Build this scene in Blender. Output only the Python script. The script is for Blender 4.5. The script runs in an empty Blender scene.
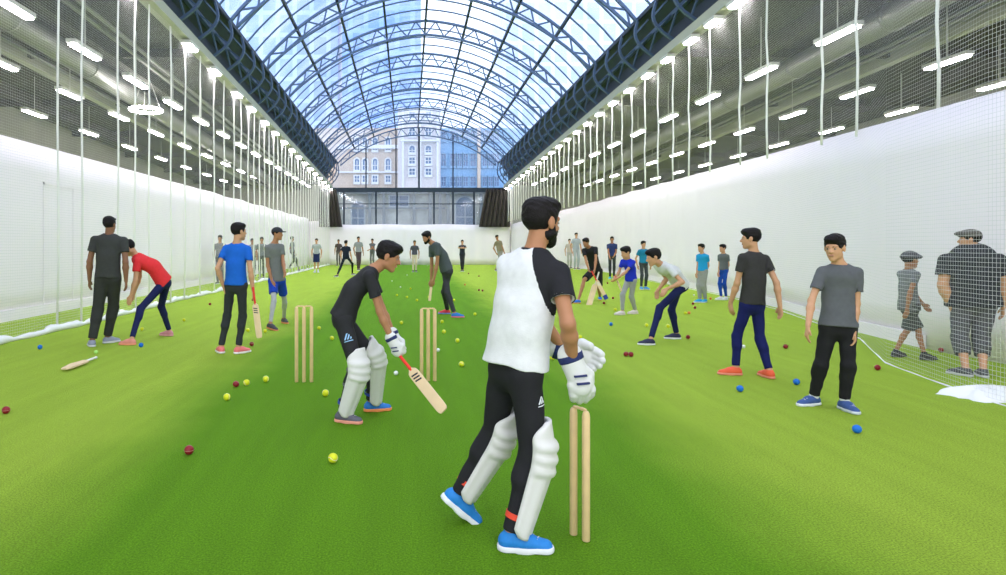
import bpy, math, random
import numpy as np
from mathutils import Vector
C = bpy.context.scene.collection
SC = bpy.context.scene
random.seed(7)
# ------------------------------------------------------------------ camera, sky, exposure
FPX, VX, VY, HC = 650.0, 408.0, 246.0, 1.5
cd = bpy.data.cameras.new('camera'); cam = bpy.data.objects.new('camera', cd); C.objects.link(cam)
cam.location = (0, 0, HC); cam.rotation_euler = (math.pi/2, 0, 0)
cd.sensor_width = 36; cd.lens = FPX/1006*36
cd.shift_x = (503-VX)/1006; cd.shift_y = -(287.5-VY)/1006
cd.clip_end = 600
SC.camera = cam
w = bpy.data.worlds.new('world'); SC.world = w; w.use_nodes = True
nt = w.node_tree; bg = nt.nodes['Background']
geo = nt.nodes.new('ShaderNodeTexCoord'); nz = nt.nodes.new('ShaderNodeTexNoise'); nz.inputs['Scale'].default_value = 2.2
nz.inputs['Detail'].default_value = 4
cr = nt.nodes.new('ShaderNodeValToRGB'); cr.color_ramp.elements[0].position = .35; cr.color_ramp.elements[1].position = .62
cr.color_ramp.elements[0].color = (.74, .83, 1, 1); cr.color_ramp.elements[1].color = (1, .955, 1, 1)
nt.links.new(geo.outputs['Generated'], nz.inputs['Vector']); nt.links.new(nz.outputs['Fac'], cr.inputs[0]); nt.links.new(cr.outputs[0], bg.inputs[0])
bg.inputs[1].default_value = 2.1
SC.view_settings.view_transform = 'Standard'; SC.view_settings.look = 'None'
SC.view_settings.gamma = 1; SC.view_settings.use_curve_mapping = False
SC.view_settings.exposure = 0.22
SC.cycles.transparent_max_bounces = 24
SC.cycles.max_bounces = 8

def P(px, py, Y):                                     # point seen at a photo position, at distance Y
    return np.array([(px-VX)*Y/FPX, Y, HC-(py-VY)*Y/FPX])
def YG(py): return HC*FPX/(py-VY)                     # distance of a point on the floor
def G(px, py):
    Y = YG(py); return np.array([(px-VX)*Y/FPX, Y, 0.])

# ------------------------------------------------------------------ materials
MATS = {}
def mat(name, col, rough=.6, emit=0, metal=0, noise=0, nscale=60, bump=0, bscale=200, spec=.3, sheen=0):
    if name in MATS: return MATS[name]
    m = bpy.data.materials.new(name); m.use_nodes = True; MATS[name] = m
    t = m.node_tree; b = t.nodes['Principled BSDF']
    c = (*col, 1)
    b.inputs['Base Color'].default_value = c; b.inputs['Roughness'].default_value = rough
    b.inputs['Metallic'].default_value = metal; b.inputs['Specular IOR Level'].default_value = spec
    if sheen: b.inputs['Sheen Weight'].default_value = sheen
    if emit:
        b.inputs['Emission Color'].default_value = c; b.inputs['Emission Strength'].default_value = emit
    if noise or bump:
        tc = t.nodes.new('ShaderNodeTexCoord')
    if noise:
        n = t.nodes.new('ShaderNodeTexNoise'); n.inputs['Scale'].default_value = nscale; n.inputs['Detail'].default_value = 3
        mx = t.nodes.new('ShaderNodeMix'); mx.data_type = 'RGBA'
        mx.inputs[6].default_value = (*[max(0, x*(1-noise)) for x in col], 1); mx.inputs[7].default_value = (*[min(1, x*(1+noise)) for x in col], 1)
        t.links.new(tc.outputs['Object'], n.inputs['Vector']); t.links.new(n.outputs['Fac'], mx.inputs[0]); t.links.new(mx.outputs[2], b.inputs['Base Color'])
    if bump:
        n = t.nodes.new('ShaderNodeTexNoise'); n.inputs['Scale'].default_value = bscale; n.inputs['Detail'].default_value = 2
        bp = t.nodes.new('ShaderNodeBump'); bp.inputs['Strength'].default_value = bump; bp.inputs['Distance'].default_value = .01
        t.links.new(tc.outputs['Object'], n.inputs['Vector']); t.links.new(n.outputs['Fac'], bp.inputs['Height']); t.links.new(bp.outputs[0], b.inputs['Normal'])
    return m
def cloth(name, col, **k): return mat('cloth_'+name, col, rough=.85, noise=.12, nscale=25, bump=.15, bscale=160, spec=.15, **k)

# ------------------------------------------------------------------ mesh helpers
def mkobj(name, verts, faces, material, parent=None, smooth=False, loc=None):
    me = bpy.data.meshes.new(name)
    me.from_pydata([tuple(map(float, v)) for v in verts], [], faces); me.update()
    return link(name, me, material, parent, smooth, loc)
def link(name, me, material, parent=None, smooth=False, loc=None):
    if material is not None: me.materials.append(material)
    if smooth: me.polygons.foreach_set('use_smooth', [True]*len(me.polygons))
    o = bpy.data.objects.new(name, me); C.objects.link(o)
    if parent is not None: o.parent = parent
    if loc is not None: o.location = loc
    return o
def tag(o, label, cat, group=None, kind=None):
    if label: o['label'] = label
    if cat: o['category'] = cat
    if group: o['group'] = group
    if kind: o['kind'] = kind
    return o
def empty(name, loc=(0, 0, 0)):
    o = bpy.data.objects.new(name, None); C.objects.link(o); o.location = tuple(map(float, loc)); o.empty_display_size = .1; return o
def struct(o): o['kind'] = 'structure'; return o

class MB:
    def __init__(s): s.v = []; s.f = []
    def box(s, x0, x1, y0, y1, z0, z1):
        n = len(s.v)
        s.v += [(x, y, z) for x in (x0, x1) for y in (y0, y1) for z in (z0, z1)]
        s.f += [tuple(n+i for i in q) for q in ((0,1,3,2),(4,6,7,5),(0,4,5,1),(2,3,7,6),(0,2,6,4),(1,5,7,3))]
        return s
    def bar(s, a, b, w_, h_=None, up=(0, 0, 1)):       # box along a->b
        h_ = h_ or w_; a = np.array(a, float); b = np.array(b, float); d = b-a; d /= np.linalg.norm(d)
        u = np.array(up, float)
        if abs(d@u) > .97: u = np.array([0, 1., 0])
        r = np.cross(d, u); r /= np.linalg.norm(r); u = np.cross(r, d)
        n = len(s.v)
        for c in (a, b):
            for i, j in ((-1,-1),(1,-1),(1,1),(-1,1)): s.v.append(tuple(c+r*i*w_/2+u*j*h_/2))
        s.f += [(n,n+1,n+2,n+3),(n+7,n+6,n+5,n+4)]+[(n+i, n+4+i, n+4+(i+1)%4, n+(i+1)%4) for i in range(4)]
        return s
    def path(s, pts, w_, h_=None, up=(0, 0, 1)):
        for a, b in zip(pts[:-1], pts[1:]): s.bar(a, b, w_, h_, up)
        return s
    def tube(s, pts, rad, seg=8, cap=True):
        pts = [np.array(p, float) for p in pts]; n0 = len(s.v); N = len(pts)
        rad = rad if hasattr(rad, '__len__') else [rad]*N
        for i, p in enumerate(pts):
            d = pts[min(i+1, N-1)]-pts[max(i-1, 0)]; L = np.linalg.norm(d); d = d/L if L > 0 else np.array([0, 0, 1.])
            u = np.array([0, 0, 1.]) if abs(d[2]) < .9 else np.array([0, 1., 0])
            r = np.cross(d, u); r /= np.linalg.norm(r); u = np.cross(r, d)
            for k in range(seg):
                a = 2*math.pi*k/seg; s.v.append(tuple(p+(r*math.cos(a)+u*math.sin(a))*rad[i]))
        for i in range(N-1):
            for k in range(seg):
                a = n0+i*seg+k; b = n0+i*seg+(k+1)%seg; s.f.append((a, b, b+seg, a+seg))
        if cap:
            s.f.append(tuple(n0+k for k in range(seg))[::-1]); s.f.append(tuple(n0+(N-1)*seg+k for k in range(seg)))
        return s
    def grid(s, rows):                                 # rows of equal length -> quads
        n0 = len(s.v); m = len(rows[0])
        for r in rows: s.v += [tuple(map(float, p)) for p in r]
        for i in range(len(rows)-1):
            for j in range(m-1):
                a = n0+i*m+j; s.f.append((a, a+1, a+1+m, a+m))
        return s
    def build(s, name, m, parent=None, smooth=False, loc=None): return mkobj(name, s.v, s.f, m, parent, smooth, loc)

# ------------------------------------------------------------------ the hall
XL, XR, XC = -6.2, 7.8, 0.8                             # net rails and roof centre line
WL, WR, YB, YF = -8.0, 8.25, 52.0, -4.0                 # white sheet walls, far end, end behind the camera
AL, AR, AZ = -16.5, 21.0, 6.75                          # outer aisle walls, aisle ceiling
def slope(Y): return .033*(YB-Y)                        # the roof falls gently towards the far end
def turf_mat():
    m = bpy.data.materials.new('turf'); m.use_nodes = True; t = m.node_tree; b = t.nodes['Principled BSDF']; N = t.nodes; L = t.links
    tc = N.new('ShaderNodeTexCoord'); sp = N.new('ShaderNodeSeparateXYZ'); L.new(tc.outputs['Object'], sp.inputs[0])
    n1 = N.new('ShaderNodeTexNoise'); n1.inputs['Scale'].default_value = .7; n1.inputs['Detail'].default_value = 4; L.new(tc.outputs['Object'], n1.inputs['Vector'])
    ab = N.new('ShaderNodeMath'); ab.operation = 'ABSOLUTE'; L.new(sp.outputs['X'], ab.inputs[0])
    ad = N.new('ShaderNodeMath'); ad.operation = 'MULTIPLY_ADD'; L.new(n1.outputs['Fac'], ad.inputs[0]); ad.inputs[1].default_value = .9; L.new(ab.outputs[0], ad.inputs[2])
    mr = N.new('ShaderNodeMapRange'); mr.inputs['From Min'].default_value = 2.1; mr.inputs['From Max'].default_value = 3.1; L.new(ad.outputs[0], mr.inputs['Value'])
    mx = N.new('ShaderNodeMix'); mx.data_type = 'RGBA'; L.new(mr.outputs[0], mx.inputs[0])
    mx.inputs[6].default_value = (.13, .31, .010, 1); mx.inputs[7].default_value = (.36, .52, .05, 1)
    n2 = N.new('ShaderNodeTexNoise'); n2.inputs['Scale'].default_value = 95; n2.inputs['Detail'].default_value = 5; n2.inputs['Roughness'].default_value = .75; L.new(tc.outputs['Object'], n2.inputs['Vector'])
    m2 = N.new('ShaderNodeMapRange'); m2.inputs['From Min'].default_value = .3; m2.inputs['From Max'].default_value = .7; m2.inputs['To Min'].default_value = .38; m2.inputs['To Max'].default_value = 1.55; L.new(n2.outputs['Fac'], m2.inputs['Value'])
    mp = N.new('ShaderNodeMapping'); mp.inputs['Scale'].default_value = (5, .35, 1); L.new(tc.outputs['Object'], mp.inputs[0])
    n3 = N.new('ShaderNodeTexNoise'); n3.inputs['Scale'].default_value = 1.2; n3.inputs['Detail'].default_value = 4; L.new(mp.outputs[0], n3.inputs['Vector'])
    m3 = N.new('ShaderNodeMapRange'); m3.inputs['From Min'].default_value = .3; m3.inputs['From Max'].default_value = .7; m3.inputs['To Min'].default_value = .93; m3.inputs['To Max'].default_value = 1.07; L.new(n3.outputs['Fac'], m3.inputs['Value'])
    mm = N.new('ShaderNodeMath'); mm.operation = 'MULTIPLY'; L.new(m2.outputs[0], mm.inputs[0]); L.new(m3.outputs[0], mm.inputs[1])
    vm = N.new('ShaderNodeVectorMath'); vm.operation = 'SCALE'; L.new(mx.outputs[2], vm.inputs[0]); L.new(mm.outputs[0], vm.inputs['Scale'])
    L.new(vm.outputs[0], b.inputs['Base Color']); b.inputs['Roughness'].default_value = .9; b.inputs['Specular IOR Level'].default_value = .1
    bp = N.new('ShaderNodeBump'); bp.inputs['Strength'].default_value = .9; bp.inputs['Distance'].default_value = .02; L.new(n2.outputs['Fac'], bp.inputs['Height']); L.new(bp.outputs[0], b.inputs['Normal'])
    return m
struct(MB().box(AL, AR, YF, YB+1.2, -.12, 0).build('floor', turf_mat()))
def net_mat(name, cell, frac, col):
    m = bpy.data.materials.new(name); m.use_nodes = True; t = m.node_tree; N = t.nodes; L = t.links
    out = N['Material Output']; N.remove(N['Principled BSDF'])
    uv = N.new('ShaderNodeUVMap'); uv.uv_map = 'UVMap'; sp = N.new('ShaderNodeSeparateXYZ'); L.new(uv.outputs[0], sp.inputs[0])
    res = []
    for ax in ('X', 'Y'):
        d = N.new('ShaderNodeMath'); d.operation = 'DIVIDE'; L.new(sp.outputs[ax], d.inputs[0]); d.inputs[1].default_value = cell
        f = N.new('ShaderNodeMath'); f.operation = 'FRACT'; L.new(d.outputs[0], f.inputs[0])
        g = N.new('ShaderNodeMath'); g.operation = 'LESS_THAN'; L.new(f.outputs[0], g.inputs[0]); g.inputs[1].default_value = frac
        res.append(g)
    mx = N.new('ShaderNodeMath'); mx.operation = 'MAXIMUM'; L.new(res[0].outputs[0], mx.inputs[0]); L.new(res[1].outputs[0], mx.inputs[1])
    tr = N.new('ShaderNodeBsdfTransparent'); df = N.new('ShaderNodeBsdfDiffuse'); df.inputs[0].default_value = (*col, 1)
    ms = N.new('ShaderNodeMixShader'); L.new(mx.outputs[0], ms.inputs[0]); L.new(tr.outputs[0], ms.inputs[1]); L.new(df.outputs[0], ms.inputs[2]); L.new(ms.outputs[0], out.inputs[0])
    return m
def set_uv(o, uvs):                                    # uv per vertex, in metres
    me = o.data; l = me.uv_layers.new(name='UVMap')
    for lp in me.loops: l.data[lp.index].uv = uvs[lp.vertex_index]

M_sheet = mat('white_sheet', (.95, .885, .94), rough=.8, noise=.02, nscale=.8)
M_rope = mat('white_rope', (.85, .85, .8), rough=.7)
M_steel = mat('blue_grey_steel', (.09, .14, .25), rough=.45, metal=.2)
M_steel_d = mat('dark_steel', (.035, .05, .075), rough=.5, metal=.2)
M_rail = mat('cream_rail', (.40, .41, .32), rough=.5)
M_duct = mat('galvanised_duct', (.30, .30, .28), rough=.4, metal=.5)
M_ceil = mat('aisle_ceiling', (.10, .095, .085), rough=.8, noise=.5, nscale=.6)
M_out = mat('aisle_wall', (.42, .41, .37), rough=.9, noise=.25, nscale=.5)
M_lamp = mat('lamp_light', (.97, .92, .95), emit=42)
M_lampb = mat('lamp_body', (.55, .55, .5), rough=.5)

# white sheet walls with soft folds
def sheet(name, pts, zt, amp, step=.25):
    rows_t = []; rows_b = []; rows_m = []; acc = 0
    P2 = []
    for (a, b) in zip(pts[:-1], pts[1:]):
        L = math.dist(a, b); n = max(1, int(L/step))
        for i in range(n): P2.append((a[0]+(b[0]-a[0])*i/n, a[1]+(b[1]-a[1])*i/n))
    P2.append(pts[-1]); rows = []
    nz = 6
    for k in range(nz+1):
        r = []
        for i, (x, y) in enumerate(P2):
            j = min(i, len(P2)-2); dx = P2[j+1][0]-P2[j][0]; dy = P2[j+1][1]-P2[j][1]; Ln = math.hypot(dx, dy)
            A = amp(x, y); s = i*step
            o = A*(math.sin(s*5.1+1.3*math.sin(s*.9))+.6*math.sin(s*9.3+k*.1))*(.6+.4*k/nz)
            z = zt(x, y)*(1-k/nz)+(.025*math.sin(s*1.3) if k == 0 and y > 25 else 0)
            r.append((x-dy/Ln*o, y+dx/Ln*o, max(z, 0)))
        rows.append(r)
    o = MB().grid(rows).build(name, M_sheet, smooth=True)
    md = o.modifiers.new('thick', 'SOLIDIFY'); md.thickness = .02
    return struct(o)
sheet('wall_left', [(WL, YF), (WL, YB)], lambda x, y: 3.68, lambda x, y: .004 if y < 20 else .03)
RW = [(7.6, YF), (7.6, 9.5), (8.0, 12), (9.0, 15.5), (9.8, 20), (10.5, 27), (11.3, 34), (11.75, 42), (11.1, 47.5), (WR, YB)]
def rtop(x, y): return 3.55 if y < 7 else max(3.0, HC+(VY-(90+.272*(1006-(VX+FPX*x/y))))*y/FPX)
sheet('wall_right', RW[::-1], rtop, lambda x, y: .004 if y < 22 else .03)
sheet('wall_back', [(WL, YB), (WR, YB)], lambda x, y: 3.22+.25*min(1, max(0, (abs(x-XC)-6)/2)), lambda x, y: .06)
# outer aisles
struct(MB().box(AL-.2, AL, YF, YB+1, 0, AZ+2).build('wall_far_left', M_out))
struct(MB().box(AR, AR+.2, YF, YB+1, 0, AZ+2).build('wall_far_right', M_out))
def AZF(y): return 6.1+.033*(YB-y)+.38
def sbox(x0, x1, z0, z1):                              # long box that follows the fall of the roof
    m = MB(); m.v = [(x, y, AZF(y)+z) for x in (x0, x1) for y in (YF, YB+1) for z in (z0, z1)]
    m.f = [(0,1,3,2),(4,6,7,5),(0,4,5,1),(2,3,7,6),(0,2,6,4),(1,5,7,3)]; return m
struct(sbox(AL, XL-.2, 0, .2).build('ceiling_left', M_ceil))
struct(sbox(XR+.2, AR, 0, .2).build('ceiling_right', M_ceil))
struct(MB().box(AL, WL+.9, YB+.9, YB+1.1, 0, AZ).build('wall_end_left', M_out))
struct(MB().box(WR+.3, AR, YB+.9, YB+1.1, 0, AZ).build('wall_end_right', M_out))
# aisle beams and ducts under the ceilings
for side, xs in (('left', (-8.9, -11.8, -14.7)), ('right', (10.6, 14.9, 18.6))):
    for i, x in enumerate(xs):
        o = sbox(x-.14, x+.14, -.42, 0).build('ceiling_beam', M_ceil if i != 1 else M_rail)
        tag(o, f'{"pale" if i == 1 else "dark"} long beam under the {side} aisle ceiling, {("closest to the hall", "in the middle", "furthest out")[i]}', 'beam')
    x = {'left': -9.9, 'right': 12.0}[side]
    t = empty('ventilation_duct', (x, 20, AZF(20)-.5)); t.rotation_euler = (-math.atan(.033), 0, 0); tag(t, f'round metal ventilation duct under the {side} aisle ceiling', 'duct')
    MB().tube([(0, -22, 0), (0, 30, 0)], .34, 20).build('duct_pipe', M_duct, t, True)
    for y in range(-20, 30, 4): MB().tube([(0, y, 0), (0, y+.1, 0)], .37, 20).build('duct_collar', M_duct, t, True)
    for k, dx in enumerate((-1.0, 1.35, 1.6)):
        o = MB().tube([(x+dx*1.3, YF, AZF(YF)-.35), (x+dx*1.3, YB, AZF(YB)-.35)], .06, 8).build('ceiling_pipe', M_duct, smooth=True)
        tag(o, f'thin metal pipe {("on the hall side of", "just beyond", "second pipe beyond")[k if side == "right" else (2, 0, 1)[k]]} the {side} aisle duct', 'pipe', f'pipes under the {side} aisle ceiling')
    for i, y in enumerate(range(8, 52, 6)):
        xx = (AL, XL-.3) if side == 'left' else (XR+.3, AR)
        o = MB().box(xx[0], xx[1], y-.1, y+.1, AZF(y)-.25, AZF(y)).build('cross_beam', M_ceil)
        tag(o, f'dark cross beam under {side} aisle ceiling, number {i+1} from the camera', 'beam', f'cross beams of the {side} aisle')

# roof: glass vault, purlins, arch trusses, eaves brackets
R0, ZA = 8.73, 11.1
def prof(u):                                           # u -1..1 along the glass
    a = u*math.asin(6.5/R0); return R0*math.sin(a), ZA-R0*(1-math.cos(a))
def roofpt(u, Y, d=0):
    a = u*math.asin(6.5/R0); return (XC+(R0-d)*math.sin(a), Y, ZA-R0+(R0-d)*math.cos(a)+slope(Y)*(.45 + .55*(1-abs(u))))
def glass_mat(name, tint, mixw, dcol):
    m = bpy.data.materials.new(name); m.use_nodes = True; t = m.node_tree; N = t.nodes; L = t.links
    out = N['Material Output']; N.remove(N['Principled BSDF'])
    tr = N.new('ShaderNodeBsdfTransparent'); tr.inputs[0].default_value = (*tint, 1)
    df = N.new('ShaderNodeBsdfTranslucent'); df.inputs[0].default_value = (*dcol, 1)
    gl = N.new('ShaderNodeBsdfGlossy'); gl.inputs['Roughness'].default_value = .08
    tc = N.new('ShaderNodeTexCoord'); n = N.new('ShaderNodeTexNoise'); n.inputs['Scale'].default_value = .55; n.inputs['Detail'].default_value = 5; L.new(tc.outputs['Object'], n.inputs['Vector'])
    mr = N.new('ShaderNodeMapRange'); mr.inputs['From Min'].default_value = .35; mr.inputs['From Max'].default_value = .7; mr.inputs['To Min'].default_value = mixw*.3; mr.inputs['To Max'].default_value = mixw*1.7; L.new(n.outputs['Fac'], mr.inputs['Value'])
    a = N.new('ShaderNodeMixShader'); L.new(mr.outputs[0], a.inputs[0]); L.new(tr.outputs[0], a.inputs[1]); L.new(df.outputs[0], a.inputs[2])
    b = N.new('ShaderNodeMixShader'); b.inputs[0].default_value = .05; L.new(a.outputs[0], b.inputs[1]); L.new(gl.outputs[0], b.inputs[2]); L.new(b.outputs[0], out.inputs[0])
    return m
M_glass = glass_mat('roof_glass', (.80, .91, 1), .22, (.75, .85, 1))
M_glass2 = glass_mat('end_glass', (.84, .93, 1), .10, (.6, .75, .95))
ys = [YF+i*(YB-YF)/28 for i in range(29)]
rows = [[roofpt(-1+2*j/32, y) for j in range(33)] for y in ys]
struct(MB().grid(rows).build('ceiling', M_glass, smooth=True))
ordn = ['ridge', 'first', 'second', 'third', 'fourth']
for j in range(9):
    u = -1+j/4; side = 'left' if u < 0 else 'right'; k = abs(j-4)
    o = MB().path([roofpt(u, y, .08) for y in ys], .09, .13).build('purlin', M_steel_d)
    tag(o, 'dark steel ridge bar running along the top of the glass vault' if k == 0 else f'dark steel bar running along the glass vault, {ordn[k]} {side} of the ridge', 'roof bar', 'long bars of the glass roof')
BAY = 4.5; trY = [YB-i*BAY for i in range(12)]
NUM = ['nearest', 'second', 'third', 'fourth', 'fifth', 'sixth', 'seventh', 'eighth', 'ninth', 'tenth', 'eleventh', 'twelfth', 'thirteenth', 'fourteenth', 'fifteenth', 'sixteenth', 'seventeenth', 'eighteenth', 'nineteenth', 'twentieth']
def nth(i): return NUM[i] if i < len(NUM) else f'number {i+1}'
for i, y in enumerate(trY):
    t = empty('arch_truss', (XC, y, ZA)); lab = f'curved steel lattice arch under the roof glass, {nth(i)} from the far end' if i else 'curved steel arch framing the far end of the roof'
    tag(t, lab, 'roof truss', 'lattice arches of the roof')
    off = np.array([XC, y, ZA])
    def rp(u, d): return np.array(roofpt(u, y, d))-off
    n = 32
    MB().path([rp(-1+2*k/n, .12) for k in range(n+1)], .09, .11, (0, 1, 0)).build('top_chord', M_steel, t)
    dd = lambda u: .75-.35*abs(u)**2
    MB().path([rp(-1+2*k/n, dd(-1+2*k/n)) for k in range(n+1)], .085, .10, (0, 1, 0)).build('bottom_chord', M_steel, t)
    m = MB()
    for k in range(n):
        u0, u1 = -1+2*k/n, -1+2*(k+1)/n
        m.bar(rp(u0, .12 if k % 2 else dd(u0)), rp(u1, dd(u1) if k % 2 else .12), .055)
    m.build('lattice', M_steel, t)
for i in range(len(trY)-1):
    m = None
    for s in (1, 2, 3):
        y = trY[i]-BAY*s/4
        o = MB().path([roofpt(-1+2*k/24, y, .05) for k in range(25)], .04, .08, (0, 1, 0)).build('glazing_rib', M_steel)
        tag(o, f'thin curved glazing rib, {("first", "second", "third")[s-1]} in the {nth(i)} roof bay from the far end', 'roof rib', 'thin curved ribs of the roof')
def railz(Y): return 6.1+slope(Y)
for sx, X0, side in ((-1, XL, 'left'), (1, XR, 'right')):
    # sloping side cladding between rail and glass
    rows = []
    for y in ys:
        g = np.array(roofpt(sx, y)); b = np.array([X0+sx*.25, y, railz(y)+.1])
        rows.append([g, (g+b)/2+np.array([sx*.30, 0, .1]), b])
    struct(MB().grid(rows).build(f'trim_{1 if sx < 0 else 2}', M_steel_d))
    o = MB().path([(X0, y, railz(y)+.12) for y in (YF, 10, 25, 40, YB)], .34, .26).build('lighting_rail', M_rail)
    tag(o, f'long cream beam carrying the lamps along the {side} eaves', 'beam')
    t = empty('eaves_bracket_frame', (X0, 24, 6.2)); tag(t, f'row of curved steel brackets along the {side} eaves', 'steel bracket frame'); off = np.array([X0, 24, 6.2])
    MB().path([np.array([X0-sx*.1, y, railz(y)+1.05])-off for y in (YF, 10, 25, 40, YB)], .12, .12).build('rail', M_steel, t)
    k = 0; y = YB-.1
    while y > 4:
        g = np.array(roofpt(sx, y, .1)); b = np.array([X0, y, railz(y)+.25])
        pts = []
        for q in range(9):
            s = q/8; p = b*(1-s)+g*s; p = p+np.array([-sx*.42*math.sin(math.pi*s)*(1-.3*s), 0, 0]); pts.append(p-off)
        m = MB().path(pts, .07, .10, (0, 1, 0)); m.bar(pts[3], np.array([X0+sx*.2, y, railz(y)+1.3])-off, .05)
        m.bar(pts[5], np.array([X0+sx*.12, y-.55, railz(y)+1.9])-off, .045); m.bar(pts[1], pts[5]+np.array([sx*.5, -.5, 0]), .045)
        m.build('bracket', M_steel, t); y -= 1.5; k += 1
# lamps
lampA = None
def lamp(x, y, z, L, wd, label, group, cat='ceiling light', hang=0):
    t = empty('ceiling_light', (x, y, z)); tag(t, label, cat, group)
    MB().box(-wd*.7, wd*.7, -L/2-.05, L/2+.05, .0, .09).build('housing', M_lampb, t)
    MB().box(-wd/2, wd/2, -L/2, L/2, -.05, 0).build('diffuser', M_lamp, t)
    if hang: MB().tube([(0, 0, .09), (0, 0, hang)], .015, 6).build('hanging_rod', M_lampb, t)
Y_ = [14.4, 18.2, 20.5, 23.2, 25.3, 27.7, 29.9]
while Y_[-1] < 49.5: Y_.append(Y_[-1]+2.15)
for i, y in enumerate(Y_): lamp(XL+.1, y, railz(y)-.14, .65, .2, f'lit lamp on the left eaves beam, {nth(i)} from the camera', 'lamps along the left eaves')
Y_ = [15.2, 16.4, 17.7, 19.3, 20.9]
while Y_[-1] < 49.5: Y_.append(Y_[-1]+1.75)
for i, y in enumerate(Y_): lamp(XR-.1, y, railz(y)-.14, .5, .18, f'lit lamp on the right eaves beam, {nth(i)} from the camera', 'lamps along the right eaves')
for side, xs in (('left', (-7.7, -10.35, -13.1)), ('right', (9.45, 13.6, 17.0))):
    for j, x in enumerate(xs):
        i = 0; y = 11.2+j*1.9
        if side == 'left' and j == 0: y = 12.6
        while y < 51:
            lamp(x, y, 6.15, 1.25, .16, f'lit strip lamp over the {side} aisle, {("inner", "middle", "outer")[j]} row, {nth(i)} from the camera', f'strip lamps over the {side} aisle', hang=AZF(y)-6.15)
            y += (2.9, 3.4, 3.9)[j] if side == 'left' else (3.1, 3.3, 3.7)[j]; i += 1
for i, (px, py, Y) in enumerate([(146, 110, 22)]):
    p = P(px, py, Y); t = empty('ring_lamp', p); tag(t, 'round ring-shaped lamp hanging over the left aisle', 'ceiling light')
    MB().tube([(.5*math.cos(a*math.pi/10), .5*math.sin(a*math.pi/10), 0) for a in range(21)], .05, 8).build('ring', M_lamp, t, True)
    for a in range(3): MB().tube([(.5*math.cos(a*2.1), .5*math.sin(a*2.1), 0), (0, 0, AZF(22)-p[2])], .01, 5).build('wire', M_lampb, t)

# hanging nets with ropes and white hems
M_net = net_mat('white_netting', .045, .075, (.72, .72, .72))
M_hem = mat('white_hem_cloth', (.88, .88, .88), rough=.85, bump=.3, bscale=12)
def polyline(pts, step):
    out = []; 
    for a, b in zip(pts[:-1], pts[1:]):
        L = math.dist(a, b); n = max(1, round(L/step))
        out += [(a[0]+(b[0]-a[0])*i/n, a[1]+(b[1]-a[1])*i/n) for i in range(n)]
    return out+[pts[-1]]
def net(side, X0, foot, ropes):
    t = empty('safety_net', (X0, 20, 0)); tag(t, f'tall white cricket net with hanging ropes and bunched hem along the {side} side', 'net'); off = np.array([X0, 20, 0])
    fp = polyline(foot, .3); rows = []; uvs = []; NZ = 8; s = 0; prev = None; cols = []
    for (x, y) in fp:
        if prev is not None: s += math.dist(prev, (x, y))
        prev = (x, y); zt = railz(y); c = []
        for k in range(NZ+1):
            q = k/NZ; c.append((X0+(x-X0)*min(1, q/.42), y, zt*(1-q)+.04*q)); uvs.append((s, zt*(1-q)))
        cols.append([np.array(p)-off for p in c])
    o = MB().grid(cols).build('netting', M_net, t); set_uv(o, uvs)
    hp = polyline(foot, .12); m = MB()
    rng = random.Random(3)
    pts = []; rad = []
    for i, (x, y) in enumerate(hp):
        a = (.055+.015*math.sin(i*.37)+.012*math.sin(i*1.1)+rng.uniform(-.006, .006))*(1 if side == 'left' else .14)
        pts.append(np.array([x+(.03 if side == 'left' else 0)*math.sin(i*.6), y, a*.8])-off); rad.append(a)
    m.tube(pts, rad, 10).build('hem', M_hem, t, True)
    for (ry, rw) in ropes:
        # foot x at ry
        fx = X0
        for a, b in zip(foot[:-1], foot[1:]):
            lo, hi = sorted((a[1], b[1]))
            if lo <= ry <= hi: fx = a[0]+(b[0]-a[0])*(ry-a[1])/(b[1]-a[1]+1e-9)
        zl = .03 if side == 'left' else 3.4; p = [np.array([X0+.015*math.sin(k*2+ry), ry+.01*math.sin(k*3+ry), (railz(ry)-zl)*(1-k/6)+zl])-off for k in range(7)]
        MB().tube(p, rw, 6).build('rope', M_rope, t, True)
    return t
def ropeY(pxs, X0): return [X0*FPX/(px-VX) for px in pxs]
rl = [(y, .022) for y in ropeY((58, 82, 118, 135, 149, 171, 185, 200, 214, 224, 234, 241), XL)]
y = rl[-1][0]+1.1
while y < 51: rl.append((y, .025)); y += .95
rr = [(y, .024) for y in ropeY((938, 857, 822, 767, 740, 710, 689, 673, 658, 645, 632, 622, 612), XR)]
y = rr[-1][0]+1.0
while y < 51: rr.append((y, .027)); y += .95
net('left', XL, [(XL, 3), (XL-.02, 9.8), (XL+.05, 13), (XL-.1, 17), (XL, 22), (XL, 51.6)], rl)
net('right', XR, [(5.5, 4.2), (5.6, 6.3), (5.85, 7.3), (6.1, 8.3), (6.7, 9.4), (7.3, 10.5), (7.75, 12), (8.75, 15.5), (9.55, 20), (10.25, 27), (11.1, 34), (11.5, 42), (10.85, 47.4), (8.2, 51.6)], rr)
# heap of white net cloth at the near right
pile = MB(); rng = random.Random(5)
rows = []
for i in range(15):
    v = i/14; r = []
    for j in range(25):
        a = 2*math.pi*j/24; rad = (1-v)**.6
        rr_ = rad*(1+.22*math.sin(3*a+1)+.10*math.sin(8*a+v*5))
        r.append((.42*rr_*math.cos(a), .22*rr_*math.sin(a), .10*v**.7*(1+.25*math.sin(5*a+2))))
    rows.append(r)
o = pile.grid(rows).build('net_cloth', M_hem, smooth=True, loc=tuple(G(990, 397)))
tag(o, 'bunched white cloth lying on the turf at the foot of the right net', 'cloth')
# lower veil of white cloth on the left wall foot
o = MB().box(WL+.02, WL+.06, 3, 51, .0, .22).build('baseboard_left', M_sheet); struct(o)
o = MB().path([(x-.05, y, .1) for x, y in RW[1:-1]], .04, .2).build('baseboard_right', M_sheet); struct(o)
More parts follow.
